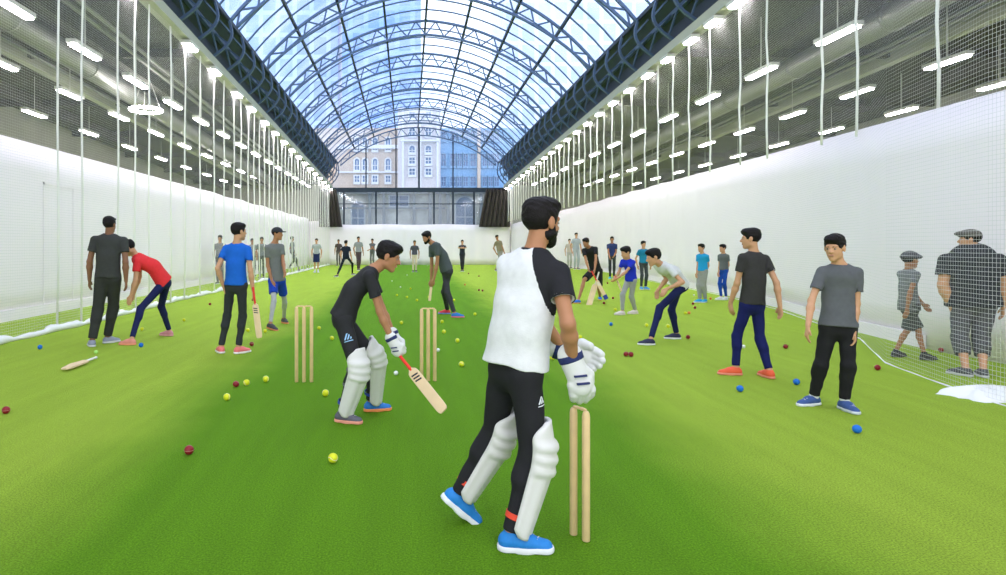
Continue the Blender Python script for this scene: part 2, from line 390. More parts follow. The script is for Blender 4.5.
# faint door outlines on the left sheet wall
d = empty('door_1', (WL+.03, 14.2, 0)); struct(d)
m = MB(); m.box(0, .012, 0, .05, 0, 2.9).box(0, .012, 1.25, 1.3, 0, 2.9).box(0, .012, 0, 1.3, 2.85, 2.9); m.build('door_frame', M_sheet, d)

# far end: beam, glazing bars, end glass, dark drapes
YE = YB+.5
m = MB().box(XL-.3, XR+.3, YE-.15, YE+.25, 5.85, 6.2)
struct(m.build('trim_3', M_steel_d))
rows = []
prf = [(XC+prof(-1+2*j/24)[0], prof(-1+2*j/24)[1]) for j in range(25)]
prf = [(XL, 6.1)]+prf+[(XR, 6.1)]
g = MB(); g.v = [(x, YE, z) for x, z in prf]; g.f = [tuple(range(len(prf)))]
struct(g.build('window_1', M_glass2))
g = MB(); g.box(WL+1, WR-.2, YE-.01, YE+.01, 0, 5.9); struct(g.build('window_2', glass_mat('lower_glass', (.78, .84, .90), .02, (.5, .6, .7))))
def ztop(x):
    x -= XC; return ZA-R0+math.sqrt(max(0, R0*R0-x*x))
g = MB()
for px in (366, 396, 419, 453): x = (px-VX)*YE/FPX; g.bar((x, YE, 6.1), (x, YE, ztop(x)), .10 if px != 419 else .16)
for px in (344, 376, 397, 434, 453, 474): x = (px-VX)*YE/FPX; g.bar((x, YE, 0), (x, YE, 6.0), .14)
g.bar((WL+1, YE, 4.9), (WR-.2, YE, 4.9), .07)
struct(g.build('trim_4', M_steel_d))
M_drape = mat('dark_drape', (.05, .043, .038), rough=.9)
def drape(name, x0, x1, x0b, x1b, z0, z1, label):
    rows = []
    for k in range(13):
        q = k/12; r = []
        for j in range(49):
            s = j/48; xa = x0+(x1-x0)*s; xb = x0b+(x1b-x0b)*s
            r.append((xa*(1-q)+xb*q, YB-.5-.12*math.sin(s*42+q), z1*(1-q)+z0*q))
        rows.append(r)
    o = MB().grid(rows).build(name, M_drape, smooth=True); md = o.modifiers.new('t', 'SOLIDIFY'); md.thickness = .03
    tag(o, label, 'curtain')
drape('drape', -7.0, -5.7, -7.0, -5.2, 3.0, 6.0, 'dark heavy drape hanging at the left end of the far wall')
drape('drape', 6.2, 8.1, 5.6, 8.1, 3.0, 6.0, 'dark heavy drape gathered at the right end of the far wall')

# buildings beyond the far end
def facade(name, label, x0, x1, Y, z0, z1, wallm, wins, winm, trimm, extra=None):
    t = empty(name, ((x0+x1)/2, Y, 0)); tag(t, label, 'building'); ox = (x0+x1)/2
    MB().box(x0-ox, x1-ox, 0, 6, z0, z1).build('wall', wallm, t)
    for (a, b, c, d, arch) in wins:
        fr = MB(); w_ = .12; fr.box(a-ox-w_, a-ox, -.12, .02, c-w_, d).box(b-ox, b-ox+w_, -.12, .02, c-w_, d).box(a-ox-w_, b-ox+w_, -.16, .02, c-2*w_, c)
        cx = (a+b)/2-ox; r = (b-a)/2
        if arch:
            pts = [(cx+(r+w_/2)*math.cos(q*math.pi/10), -.06, d+(r+w_/2)*math.sin(q*math.pi/10)) for q in range(11)]
            fr.path(pts, w_, .14, (0, 1, 0))
        else: fr.box(a-ox-w_, b-ox+w_, -.14, .02, d, d+w_)
        fr.bar((cx, -.05, c), (cx, -.05, d), .06); fr.bar((a-ox, -.05, (c+d)/2), (b-ox, -.05, (c+d)/2), .06)
        f = fr.build('window', trimm, t)
        pn = MB(); n = 0
        vs = [(a-ox, -.03, c), (b-ox, -.03, c), (b-ox, -.03, d)]
        if arch: vs += [(cx+r*math.cos(q*math.pi/10), -.03, d+r*math.sin(q*math.pi/10)) for q in range(1, 10)]
        vs += [(a-ox, -.03, d)]
        pn.v = vs; pn.f = [tuple(range(len(vs)))]; pn.build('pane', winm, f)
    if extra: extra(t, ox)
    return t
M_bw = mat('building_pane', (.12, .20, .36), rough=.15, spec=.6)
M_cream = mat('cream_stone', (.54, .46, .40), rough=.9, noise=.1, nscale=3)
M_white = mat('white_stone', (.64, .62, .66), rough=.9, noise=.08, nscale=3)
M_bluef = mat('blue_facade', (.19, .37, .62), rough=.5, noise=.1, nscale=2)
M_grey = mat('grey_stone', (.30, .31, .29), rough=.9, noise=.3, nscale=1.2)
M_btrim = mat('pale_trim', (.68, .72, .80), rough=.8)
YO = 64.
def xo(px): return (px-VX)*YO/FPX
def zo(py): return HC-(py-VY)*YO/FPX
w1 = []
for r_, (ya, yb) in enumerate(((182, 176), (170, 161), (150, 140))):
    for px in (357, 365, 375, 388): w1.append((xo(px-2.2), xo(px+2.2), zo(ya), zo(yb), r_ > 0))
def ex1(t, ox):
    m = MB().box(xo(338)-ox, xo(398)-ox, -.3, 0, zo(173), zo(171.6)).box(xo(338)-ox, xo(398)-ox, -.4, 0, zo(149), zo(145.5)); m.build('cornice', M_btrim, t)
facade('townhouse', 'cream stone building with arched windows seen through the far glass, left', xo(300), xo(398), YO, 0, zo(128), M_cream, w1, M_bw, M_btrim, ex1)
w2 = []
for (ya, yb) in ((176, 170), (165, 159), (154, 150), (137, 130), (120, 114)):
    for px in (412, 428): w2.append((xo(px-2.6), xo(px+2.6), zo(ya), zo(yb), yb == 150))
def ex2(t, ox):
    m = MB()
    for px in (403, 420, 437): m.box(xo(px-1)-ox, xo(px+1)-ox, -.35, 0, 0, zo(110))
    m.box(xo(401)-ox, xo(439)-ox, -.4, 0, zo(143.5), zo(142)); m.build('pilasters', M_btrim, t)
facade('stone_tower', 'white stone building with paired windows seen through the middle of the far glass', xo(398), xo(440), YO-1, 0, zo(110), M_white, w2, M_bw, M_btrim, ex2)
w3 = []
for (ya, yb) in ((186, 177), (166, 154), (140, 131)):
    for (a, b) in ((441, 446), (450, 456), (457, 462), (463, 468), (470, 476), (482, 487), (488, 493), (494, 499)): w3.append((xo(a+.4), xo(b-.4), zo(ya), zo(yb), False))
def ex3(t, ox): MB().box(xo(477)-ox, xo(480)-ox, -.5, 0, 0, zo(128)).build('pillar', M_cream, t)
facade('blue_office_block', 'blue faced office block with window bands beyond the far glass, right', xo(440), xo(530), YO, 0, zo(128), M_bluef, w3, M_bw, mat('blue_trim', (.20, .36, .58)), ex3)
Y2 = 57.; xs_ = lambda px: (px-VX)*Y2/FPX; zs_ = lambda py: HC-(py-VY)*Y2/FPX
w4 = [(xs_(456), xs_(474), zs_(228), zs_(206), True), (xs_(352), xs_(364), zs_(228), zs_(208), True), (xs_(390), xs_(408), zs_(206), zs_(196), False)]
def ex4(t, ox):
    m = MB()
    for px in (370, 384, 414, 430, 440, 448, 481): m.box(xs_(px-1.5)-ox, xs_(px+1.5)-ox, -.3, 0, 0, zs_(194))
    m.box(xs_(335)-ox, xs_(510)-ox, -.4, 0, zs_(194), zs_(191)); m.box(xs_(335)-ox, xs_(445)-ox, -.2, 0, zs_(209), zs_(207.5)); m.build('pilasters', M_grey, t)
facade('stone_annexe', 'low grey stone building with arched doorway behind the lower end glazing', xs_(325), xs_(520), Y2, 0, zs_(189), mat('grey_stone_pale', (.62, .58, .48), rough=.9, noise=.35, nscale=1.5), w4, mat('annexe_pane', (.2, .25, .32), rough=.2), mat('annexe_trim', (.55, .56, .55), rough=.8), ex4)
# tall towers seen through the glass roof
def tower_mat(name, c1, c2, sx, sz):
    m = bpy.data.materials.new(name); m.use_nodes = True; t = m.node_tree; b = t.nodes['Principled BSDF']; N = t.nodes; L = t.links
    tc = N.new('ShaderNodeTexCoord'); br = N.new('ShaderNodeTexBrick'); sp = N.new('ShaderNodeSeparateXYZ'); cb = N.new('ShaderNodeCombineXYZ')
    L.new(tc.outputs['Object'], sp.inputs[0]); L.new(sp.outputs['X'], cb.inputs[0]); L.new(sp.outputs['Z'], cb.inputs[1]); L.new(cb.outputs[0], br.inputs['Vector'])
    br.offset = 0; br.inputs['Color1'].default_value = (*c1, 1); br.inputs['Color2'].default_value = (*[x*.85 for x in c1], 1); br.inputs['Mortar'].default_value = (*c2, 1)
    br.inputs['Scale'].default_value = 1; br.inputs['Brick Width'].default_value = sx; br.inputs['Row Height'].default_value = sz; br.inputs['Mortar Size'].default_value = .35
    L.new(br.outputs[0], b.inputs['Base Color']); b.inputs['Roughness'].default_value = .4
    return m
def tower(label, pa, pb, Y, H, m, dep=14):
    x0 = (pa-VX)*Y/FPX; x1 = (pb-VX)*Y/FPX; t = empty('tower_block', ((x0+x1)/2, Y, 0)); tag(t, label, 'building'); h = (x1-x0)/2
    MB().box(-h, h, 0, dep, 0, H).build('wall', m, t); MB().box(-h*.9, h*.9, 1, dep-1, H, H+3).build('roof', m, t)
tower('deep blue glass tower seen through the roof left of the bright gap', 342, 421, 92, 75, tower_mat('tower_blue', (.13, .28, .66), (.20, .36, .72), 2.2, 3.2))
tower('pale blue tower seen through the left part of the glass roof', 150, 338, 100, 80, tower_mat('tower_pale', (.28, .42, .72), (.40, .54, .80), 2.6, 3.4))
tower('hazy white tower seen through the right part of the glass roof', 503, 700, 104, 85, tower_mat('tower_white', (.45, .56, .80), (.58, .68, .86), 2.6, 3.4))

# ------------------------------------------------------------------ body surfaces grown from blended shapes
def nrm(v): v = np.array(v, float); return v/(np.linalg.norm(v)+1e-12)
def orth(v, d): d = nrm(d); v = np.array(v, float); return nrm(v-d*(v@d))
def V3(*a): return np.array(a, float)
def dirv(yaw, pitch=0):                                # yaw 0 = away from the camera, 90 = to the right
    y, p = math.radians(yaw), math.radians(pitch); return V3(math.sin(y)*math.cos(p), math.cos(y)*math.cos(p), math.sin(p))
class Body:
    def __init__(s, vox): s.v = vox; s.p = []; s.disp = None
    def _add(s, fn, lo, hi, k, sub, cuts):
        s.p.append((fn, np.minimum(lo, hi), np.maximum(lo, hi), k, sub, cuts or [])); return s
    def cone(s, a, b, ra, rb, k=.02, sq=None, cuts=None, sub=False):
        a = np.array(a, float); b = np.array(b, float); ba = b-a; L2 = max(ba@ba, 1e-9)
        if sq is not None: sd, sr = nrm(sq[0]), sq[1]
        def fn(X, Y, Z):
            x, y, z = X-a[0], Y-a[1], Z-a[2]
            t = np.clip((x*ba[0]+y*ba[1]+z*ba[2])/L2, 0, 1)
            x = x-t*ba[0]; y = y-t*ba[1]; z = z-t*ba[2]
            q = x*x+y*y+z*z
            if sq is not None:
                c = x*sd[0]+y*sd[1]+z*sd[2]; q = q+c*c*(sr*sr-1)
            return np.sqrt(q)-(ra+(rb-ra)*t)
        R = max(ra, rb)
        return s._add(fn, np.minimum(a, b)-R, np.maximum(a, b)+R, k, sub, cuts)
    def ell(s, c, r, R=None, k=.02, cuts=None, sub=False):
        c = np.array(c, float); r = np.array(r, float); R = np.eye(3) if R is None else R
        def fn(X, Y, Z):
            x, y, z = X-c[0], Y-c[1], Z-c[2]
            q = [(x*R[0, i]+y*R[1, i]+z*R[2, i])/r[i] for i in range(3)]
            k0 = np.sqrt(q[0]**2+q[1]**2+q[2]**2); k1 = np.sqrt((q[0]/r[0])**2+(q[1]/r[1])**2+(q[2]/r[2])**2)+1e-6
            return k0*(k0-1)/k1
        e = np.sqrt(((R*r)**2).sum(1))
        return s._add(fn, c-e, c+e, k, sub, cuts)
    def evaluate(s, off=0, box=None):
        v = s.v
        if box is None:
            lo = np.min([p[1] for p in s.p if not p[4]], 0)-2*v-.01-off; hi = np.max([p[2] for p in s.p if not p[4]], 0)+2*v+.01+off
        else: lo, hi = box
        n = np.ceil((hi-lo)/v).astype(int)+1
        A = np.full(n, 1., np.float32)
        ax = [lo[i]+v*np.arange(n[i]) for i in range(3)]
        for fn, a, b, k, sub, cuts in s.p:
            pad = k+2*v+.01+off
            i0 = np.clip(np.floor((a-pad-lo)/v).astype(int), 0, n); i1 = np.clip(np.ceil((b+pad-lo)/v).astype(int)+1, 0, n)
            if (i1 <= i0).any(): continue
            X = ax[0][i0[0]:i1[0], None, None].astype(np.float32); Y = ax[1][None, i0[1]:i1[1], None].astype(np.float32); Z = ax[2][None, None, i0[2]:i1[2]].astype(np.float32)
            d = fn(X, Y, Z)-off
            for pt, nn in cuts: d = np.maximum(d, (X-pt[0])*nn[0]+(Y-pt[1])*nn[1]+(Z-pt[2])*nn[2])
            sl = A[i0[0]:i1[0], i0[1]:i1[1], i0[2]:i1[2]]
            if sub:
                h = np.maximum(k-np.abs(sl+d), 0)/k; sl[...] = np.maximum(sl, -d)+h*h*k/4
            else:
                h = np.maximum(k-np.abs(sl-d), 0)/k; sl[...] = np.minimum(sl, d)-h*h*k/4
        if s.disp is not None: A += s.disp(ax[0][:, None, None].astype(np.float32), ax[1][None, :, None].astype(np.float32), ax[2][None, None, :].astype(np.float32)).astype(np.float32)
        return A, lo, ax
    def mesh(s, name, m, parent, off=0, region=None, box=None):
        A, lo, ax = s.evaluate(off, box)
        if region is not None:
            A = np.maximum(A, region(ax[0][:, None, None], ax[1][None, :, None], ax[2][None, None, :]).astype(np.float32))
        A[0] = A[-1] = 1; A[:, 0] = A[:, -1] = 1; A[:, :, 0] = A[:, :, -1] = 1
        vs, fs = nets(A)
        if len(vs) == 0: return None
        vs = vs*s.v+lo
        vs -= np.array(parent.location)
        me = bpy.data.meshes.new(name); me.vertices.add(len(vs)); me.vertices.foreach_set('co', vs.astype(np.float32).ravel())
        me.loops.add(len(fs)*4); me.loops.foreach_set('vertex_index', fs.ravel().astype(np.int32))
        me.polygons.add(len(fs)); me.polygons.foreach_set('loop_start', np.arange(0, len(fs)*4, 4, dtype=np.int32))
        me.update(calc_edges=True); me.validate()
        return link(name, me, m, parent, True)
def nets(A):
    S = A < 0; n = np.array(A.shape)-1
    cnt = np.zeros(n, np.int8)
    for i in (0, 1):
        for j in (0, 1):
            for k in (0, 1): cnt += S[i:n[0]+i, j:n[1]+j, k:n[2]+k]
    act = (cnt > 0) & (cnt < 8); idx = np.argwhere(act)
    if len(idx) == 0: return np.zeros((0, 3)), np.zeros((0, 4), int)
    acc = np.zeros((len(idx), 3)); num = np.zeros(len(idx))
    for ax in range(3):
        e = np.zeros(3, int); e[ax] = 1
        o = [a for a in range(3) if a != ax]
        for p in (0, 1):
            for q in (0, 1):
                c0 = np.zeros(3, int); c0[o[0]] = p; c0[o[1]] = q
                i0 = idx+c0; i1 = i0+e
                a = A[i0[:, 0], i0[:, 1], i0[:, 2]]; b = A[i1[:, 0], i1[:, 1], i1[:, 2]]
                m = (a < 0) != (b < 0); t = np.where(m, a/np.where(m, a-b, 1), 0)
                pt = c0+t[:, None]*e; acc += pt*m[:, None]; num += m
    V = idx+acc/num[:, None]
    im = np.full(n, -1, np.int32); im[idx[:, 0], idx[:, 1], idx[:, 2]] = np.arange(len(idx))
    F = []
    for ax in range(3):
        sl0 = [slice(None)]*3; sl1 = [slice(None)]*3; sl0[ax] = slice(0, -1); sl1[ax] = slice(1, None)
        a = S[tuple(sl0)]; b = S[tuple(sl1)]; ch = np.argwhere(a != b)
        o1, o2 = (ax+1) % 3, (ax+2) % 3
        ch = ch[(ch[:, o1] > 0) & (ch[:, o2] > 0) & (ch[:, o1] < n[o1]) & (ch[:, o2] < n[o2])]
        def g(d1, d2):
            c = ch.copy(); c[:, o1] -= d1; c[:, o2] -= d2; return im[c[:, 0], c[:, 1], c[:, 2]]
        q = np.stack([g(1, 1), g(0, 1), g(0, 0), g(1, 0)], 1)
        ins = S[ch[:, 0], ch[:, 1], ch[:, 2]]
        q[~ins] = q[~ins][:, ::-1]; F.append(q)
    F = np.concatenate(F); F = F[(F >= 0).all(1)]
    return V, F
def wrinkle(amp, seed, f=55):
    r = random.Random(seed); ds = [nrm([r.uniform(-1, 1), r.uniform(-1, 1), r.uniform(-.5, 1.6)])*f*r.uniform(.5, 1.3) for _ in range(4)]; ph = [r.uniform(0, 6) for _ in ds]
    d2 = nrm([r.uniform(-1, 1), r.uniform(-1, 1), .5])*f*.35
    def fn(X, Y, Z):
        q = np.sin(X*d2[0]+Y*d2[1]+Z*d2[2]+ph[0])*1.4; t = 0
        for d, p in zip(ds, ph): t = t+np.sin(X*d[0]+Y*d[1]+Z*d[2]+p+q)
        return amp*t/2
    return fn
def ik(a, t, l1, l2, pole):
    a = np.array(a, float); t = np.array(t, float); d = np.linalg.norm(t-a); u = (t-a)/max(d, 1e-6)
    dm = min(max(d, abs(l1-l2)+.01), (l1+l2)*.998)
    t = a+u*dm; x = (l1*l1-l2*l2+dm*dm)/(2*dm); h = math.sqrt(max(l1*l1-x*x, 0))
    return a+u*x+orth(pole, u)*h, t

SKIN = dict(brown=(.43, .20, .10), tan=(.60, .32, .18), dark=(.24, .11, .06), pale=(.68, .42, .28))
def skinm(k): return mat('skin_'+k, SKIN[k], rough=.55, noise=.08, nscale=15, spec=.35)
def hairm(): return mat('black_hair', (.010, .008, .008), rough=.6, noise=.4, nscale=90, bump=.5, bscale=120, spec=.18)

def hand(B, w, d, t, n, s, curl, spread=.0, rf=.0088, fist=False, glove=0, thumb=.6):
    """palm, four unequal fingers and a side thumb; w wrist, d direction, t thumb side, n palm side"""
    rf = max(rf*s, B.v*.85) if not glove else rf
    pw = (.030+glove*.6)*s
    B.cone(w-d*.01*s, w+d*.078*s, .027*s+glove*.5, pw+.004*s, k=.012, sq=(n, 1.9 if not glove else 1.35))
    base = w+d*.082*s; offs = (.030, .011, -.009, -.028); ln = (.070, .078, .073, .058)
    for i in range(4):
        b = base+t*offs[i]*s*(1+glove*9)-d*(.004 if i in (0, 3) else 0)*s
        c1, c2, c3 = curl*(.55+.1*i), curl*(1.25+.08*i), curl*1.9
        sp = t*spread*(1.5-i)
        def rot(c): return nrm(d*math.cos(c)+n*math.sin(c)+sp)
        p1 = b+rot(c1)*ln[i]*s*.45; p2 = p1+rot(c2)*ln[i]*s*.32; p3 = p2+rot(c3)*ln[i]*s*.25
        B.cone(b-d*.012*s, p1, rf*1.08, rf, k=.005); B.cone(p1, p2, rf*(1.12 if glove else 1), rf*.93, k=.005); B.cone(p2, p3, rf*.93, rf*.82, k=.005)
    tb = w+d*.020*s+t*.022*s; t1 = tb+nrm(d*.75+t*.62+n*.25)*.040*s*(1+glove*6); t2 = t1+nrm(d*.9+t*(.3-thumb*.4)+n*(.3+curl*.3))*.032*s*(1+glove*5)
    B.cone(tb, t1, rf*1.45, rf*1.2, k=.010); B.cone(t1, t2, rf*1.18, rf*.95, k=.005)

def person(label, Y, H, pelvis, neck, head, yaw, feet, hands_, yaw_s=None, hyaw=None, hpitch=0, w=1., skin='brown', shirt=(.05, .05, .055), sname='black',
           pants=(.03, .03, .035), pname='black', shoe=(.1, .1, .12), sole=(.8, .8, .8), sleeve=.55, hem=-.02, cuff=.93, shorts=None, leg2=None, lw=1., hair=1, cap=None,
           beard=False, arml=1., wr_amp=1., group=None, elb=(None, None), kpole=(None, None), socks=None, pads=None, gloves=None, raglan=None, hw=1., stiff=0, hh=None, bend=1.012, collar=None,
           hdir=(None, None), thumbd=(None, None), curl=(.35, .35), slit=False, shw=None, tw=1., face=True, emblem=None):
    s = H/1.75; vox = min(.018, max(.0048, Y/FPX*.85)); near = vox < .0125
    pel = P(pelvis[0], pelvis[1], Y+(pelvis[2] if len(pelvis) > 2 else 0)); nk = P(neck[0], neck[1], Y+(neck[2] if len(neck) > 2 else 0))
    hc = P(head[0], head[1], Y+(head[2] if len(head) > 2 else (neck[2] if len(neck) > 2 else 0)))
    T = nrm(nk-pel); ys = yaw if yaw_s is None else yaw_s
    rt = lambda y: V3(math.cos(math.radians(y)), -math.sin(math.radians(y)), 0)
    rh = rt(yaw); rs = orth(rt(ys), T); fh = orth(dirv(yaw), V3(0, 0, 1)); fs = np.cross(T, rs)
    hhgt = (hh or (.225*(.5+.5*s)))
    hd = nrm(hc-nk); hc = nk+hd*min(np.linalg.norm(hc-nk), .155*s+.02) if np.linalg.norm(hc-nk) > .155*s+.02 else hc
    root = empty('person', (pel[0], pel[1], 0)); tag(root, label, 'person', group)
    sw = (shw or .175)*s*w
    shj = [nk-T*.076*s+sg*rs*sw for sg in (-1, 1)]     # left, right
    hip = [pel+sg*rh*.080*s*hw for sg in (-1, 1)]
    # legs
    FS = (.5+.5*s)                                      # foot scale
    ank, kn, fo = [], [], []
    for i in (0, 1):
        f = feet[i]; g0 = f.get('at'); g0 = G(f['p'][0], f['p'][1]) if g0 is None else V3(*g0)
        fy = f.get('yaw', yaw); pt = f.get('pitch', 0); fl = dirv(fy); gd = dirv(fy, -pt); u = nrm(V3(0, 0, 1)-gd*gd[2])
        g0 = g0+V3(0, 0, f.get('lift', 0)); ball = g0+fl*.13*FS; o = ball-gd*.13*FS if pt else g0
        r_ = nrm(np.cross(gd, u)); fo.append((o, gd, u, r_))
        a = o+u*.085*FS-gd*.01*FS
        L1, L2 = .245*H, .245*H
        kp = kpole[i] if kpole[i] is not None else fh+fl*.4
        dist = np.linalg.norm(a-hip[i]); sc = max(1, dist/((L1+L2)*.992)) if bend is None else dist*bend/(L1+L2)
        k_, a2 = ik(hip[i], a, L1*sc, L2*sc, kp); kn.append(k_); ank.append(a)
    # arms
    el, wr = [], []
    for i in (0, 1):
        q = hands_[i]; t = P(q[0], q[1], Y+(q[2] if len(q) > 2 else 0))
        ep = elb[i] if elb[i] is not None else -fs*1+rs*(-1, 1)[i]*.5-T*.2
        L1, L2 = .172*H*arml, .150*H*arml; dist = np.linalg.norm(t-shj[i]); sc = max(1, min(1.18, dist/((L1+L2)*.99)))
        e_, t_ = ik(shj[i], t, L1*sc, L2*sc, ep); el.append(e_); wr.append(t_)
    # ---- skin body, one surface
    B = Body(vox); m_ = s*w
    mid = (pel+nk)/2-fs*(.02+stiff)*s; chest = nk-T*.13*s
    R = np.stack([nrm(np.cross(dirv(ys if hyaw is None else hyaw, hpitch), V3(0, 0, 1))), dirv(ys if hyaw is None else hyaw, hpitch), V3(0, 0, 1)], 1)
    hr = R[:, 0]; hf = R[:, 1]; hu = nrm(np.cross(hr, hf)); R = np.stack([hr, hf, hu], 1); h = hhgt/.225
    L = lambda x, y, z: hc+(hr*x+hf*y+hu*z)*h
    B.cone(pel+T*.05*s, mid, .105*m_, .110*m_, sq=(fs, 1.5)); B.cone(mid, chest, .115*m_, .135*m_, sq=(fs, 1.5)); B.cone(shj[0]*.8+shj[1]*.2-T*.01, shj[1]*.8+shj[0]*.2-T*.01, .042*m_, .042*m_)
    B.cone(nk-T*.05*s, L(0, -.02, -.055), .056*s*(.9+.1*w), .050*h, k=.03)
    for i in (0, 1):
        B.cone(nk-T*.01*s, shj[i]-T*.01*s, .042*s, .044*m_, k=.03)
        B.cone(shj[i], el[i], .044*m_, .036*m_, k=.02); fm = el[i]*.7+wr[i]*.3
        B.cone(el[i], fm, .037*m_, .040*m_, k=.02); B.cone(fm, wr[i], .040*m_, .025*s*(.8+.2*w), k=.02)
        cv = 1 if shorts and not leg2 else .84; B.cone(hip[i], kn[i], .070*s*lw*cv, .052*s*lw*cv, k=.02); cf = kn[i]*.7+ank[i]*.3-dirv(yaw)*.012
        B.cone(kn[i], cf, .050*s*lw*cv, .051*s*lw*cv, k=.02); B.cone(cf, ank[i], .051*s*lw*cv, .032*s, k=.02)
        o, gd, u, r_ = fo[i]; B.cone(ank[i], o+gd*.06*FS+u*.045*FS, .034*s, .028*s)
    hs = s*.5+.5
    hfr = []
    for i in (0, 1):
        d = nrm(wr[i]-el[i]) if hdir[i] is None else nrm(hdir[i]); t = orth(thumbd[i] if thumbd[i] is not None else fs*1.0+V3(0, 0, .15), d)
        n = np.cross(d, t)*(1, -1)[i]                   # towards the body when the arm hangs
        hfr.append((d, t, n))
        if gloves and gloves[i]: B.cone(wr[i], wr[i]+d*.07*hs, .025*s, .03*s); continue
        hand(B, wr[i], d, t, n, hs, curl[i])
    # head
    B.ell(L(0, -.015, .032), V3(.073, .092, .080)*h, R, k=.02); B.ell(L(0, .024, -.022), V3(.060, .066, .078)*h, R, k=.02)
    B.cone(L(-.040, .0, -.062), L(0, .062, -.090), .024*h, .022*h, k=.02); B.cone(L(.040, .0, -.062), L(0, .062, -.090), .024*h, .022*h, k=.02)
    B.cone(L(0, .082, .016), L(0, .103, -.020), .008*h, .0145*h, k=.010); B.cone(L(-.014, .090, -.024), L(.014, .090, -.024), .009*h, .009*h, k=.008)
    B.cone(L(-.034, .072, .026), L(.034, .072, .026), .014*h, .014*h, k=.012)
    B.cone(L(-.014, .083, -.046), L(.014, .083, -.046), .0085*h, .0085*h, k=.006); B.cone(L(-.011, .080, -.060), L(.011, .080, -.060), .0095*h, .0095*h, k=.006)
    for sg in (-1, 1):
        B.ell(L(sg*.076, -.006, -.002), V3(.011, .020, .033)*h, R, k=.008)
        B.ell(L(sg*.030, .090, .006), V3(.015, .012, .009)*h, R, k=.008, sub=True)
    B.mesh('body', skinm(skin), root)
    # ---- face details
    if near and face:
        for sg in (-1, 1):
            E = Body(.003); E.ell(L(sg*.030, .078, .005), V3(.0125, .0085, .0062)*h, R); E.mesh('eye', mat('eye_white', (.34, .30, .28), rough=.25), root)
            E = Body(.002); E.ell(L(sg*.030, .0835, .005), V3(.0060, .004, .0060)*h, R); E.mesh('iris', mat('dark_iris', (.02, .012, .01), rough=.15), root)
            E = Body(.003); E.cone(L(sg*.016, .087, .024), L(sg*.046, .073, .026), .0045*h, .0035*h); E.mesh('eyebrow', hairm(), root)
        E = Body(.003); E.cone(L(-.012, .0865, -.052), L(.012, .0865, -.052), .0055*h, .0055*h); E.cone(L(-.012, .086, -.058), L(.012, .086, -.058), .006*h, .006*h); E.mesh('lips', mat('lips', (.45, .22, .15), rough=.5), root)
    # ---- hair
    Hh = Body(vox); pos = lambda x, y, z: L(x, y, z)
    cutn = [(L(0, 0, -.062), -hu)]
    top = .010 if cap is None else 0
    Hh.ell(L(0, -.020, .040), V3(.083, .100, .084+top)*h, R, k=.02, cuts=cutn)
    if cap is None and hair:
        Hh.ell(L(0, .030, .088), V3(.070, .070, .036)*h*V3(1, 1, hair), R, k=.02); Hh.ell(L(0, -.03, .085), V3(.07, .08, .040)*h, R, k=.02)
        if near: Hh.disp = wrinkle(.0022, int(hc[0]*100) % 97, 190)
    if hair == 0: Hh.p[0] = Hh.p[0]; 
    Hh.ell(L(0, .115, -.014), V3(.10, .083, .070)*h, R, k=.008, sub=True)         # forehead and face left clear
    for sg in (-1, 1): Hh.ell(L(sg*.085, .018, -.045), V3(.03, .040, .058)*h, R, k=.006, sub=True); Hh.ell(L(sg*.085, -.006, -.002), V3(.02, .022, .034)*h, R, k=.004, sub=True)
    Hh.mesh('hair', hairm(), root)
    if cap:
        K = Body(vox); K.ell(L(0, -.012, .052), V3(.092, .108, .078)*h, R, k=.01, cuts=[(L(0, 0, .036), -hu)])
        if cap[0] == 'brim': K.ell(L(.0, .105, .040), V3(.068, .075, .010)*h, R, k=.012)
        if cap[0] == 'flat': K.ell(L(0, .03, .075), V3(.10, .115, .035)*h, R, k=.03)
        if cap[0] == 'bucket': K.ell(L(0, .01, .045), V3(.115, .135, .045)*h, R, k=.02, cuts=[(L(0, 0, .02), -hu)])
        K.mesh('cap', cloth('cap_'+cap[2], cap[1]), root)
    if beard:
        K = Body(vox)
        for sg in (-1, 1):
            K.cone(L(sg*.042, -.002, -.060), L(0, .060, -.093), .0285*h, .028*h, k=.02)
            K.cone(L(sg*.068, .012, .005), L(sg*.054, .020, -.050), .008*h, .022*h, k=.02)
            K.cone(L(sg*.040, .045, -.050), L(0, .072, -.075), .020*h, .018*h, k=.02)
        K.cone(L(-.024, .082, -.038), L(.024, .082, -.038), .0095*h, .0095*h, k=.006)
        K.ell(L(0, .105, -.0545), V3(.017, .03, .008)*h, R, k=.004, sub=True); K.disp = wrinkle(.0012, 5, 300)
        K.mesh('beard', hairm(), root)
    # ---- shirt
    ms = cloth('shirt_'+sname, shirt)
    S = Body(vox); c = .014*s; hemc = pel+T*hem*s
    S.cone(chest, mid, (.148*m_*tw+c), (.132*m_*tw+c), sq=(fs, 1.42), k=.04)
    S.cone(mid, pel-T*.02*s, .134*m_*tw+c, .152*max(m_, s*hw*.95)*tw+c, sq=(fs, 1.28), k=.04, cuts=[(hemc, -T)]); S.cone(pel+T*.0*s, pel-T*.25*s, .152*max(m_, s*hw*.95)*tw+c, .152*max(m_, s*hw*.95)*tw+c, sq=(fs, 1.28), k=.03, cuts=[(hemc, -T)])
    S.cone(shj[0]*.86+shj[1]*.14-T*.01*s, shj[1]*.86+shj[0]*.14-T*.01*s, .050*m_, .050*m_, k=.04)
    S.cone(nk-T*.13*s-rs*.080*m_, nk-T*.13*s+rs*.080*m_, .088*m_, .088*m_, sq=(fs, 1.1), k=.04)
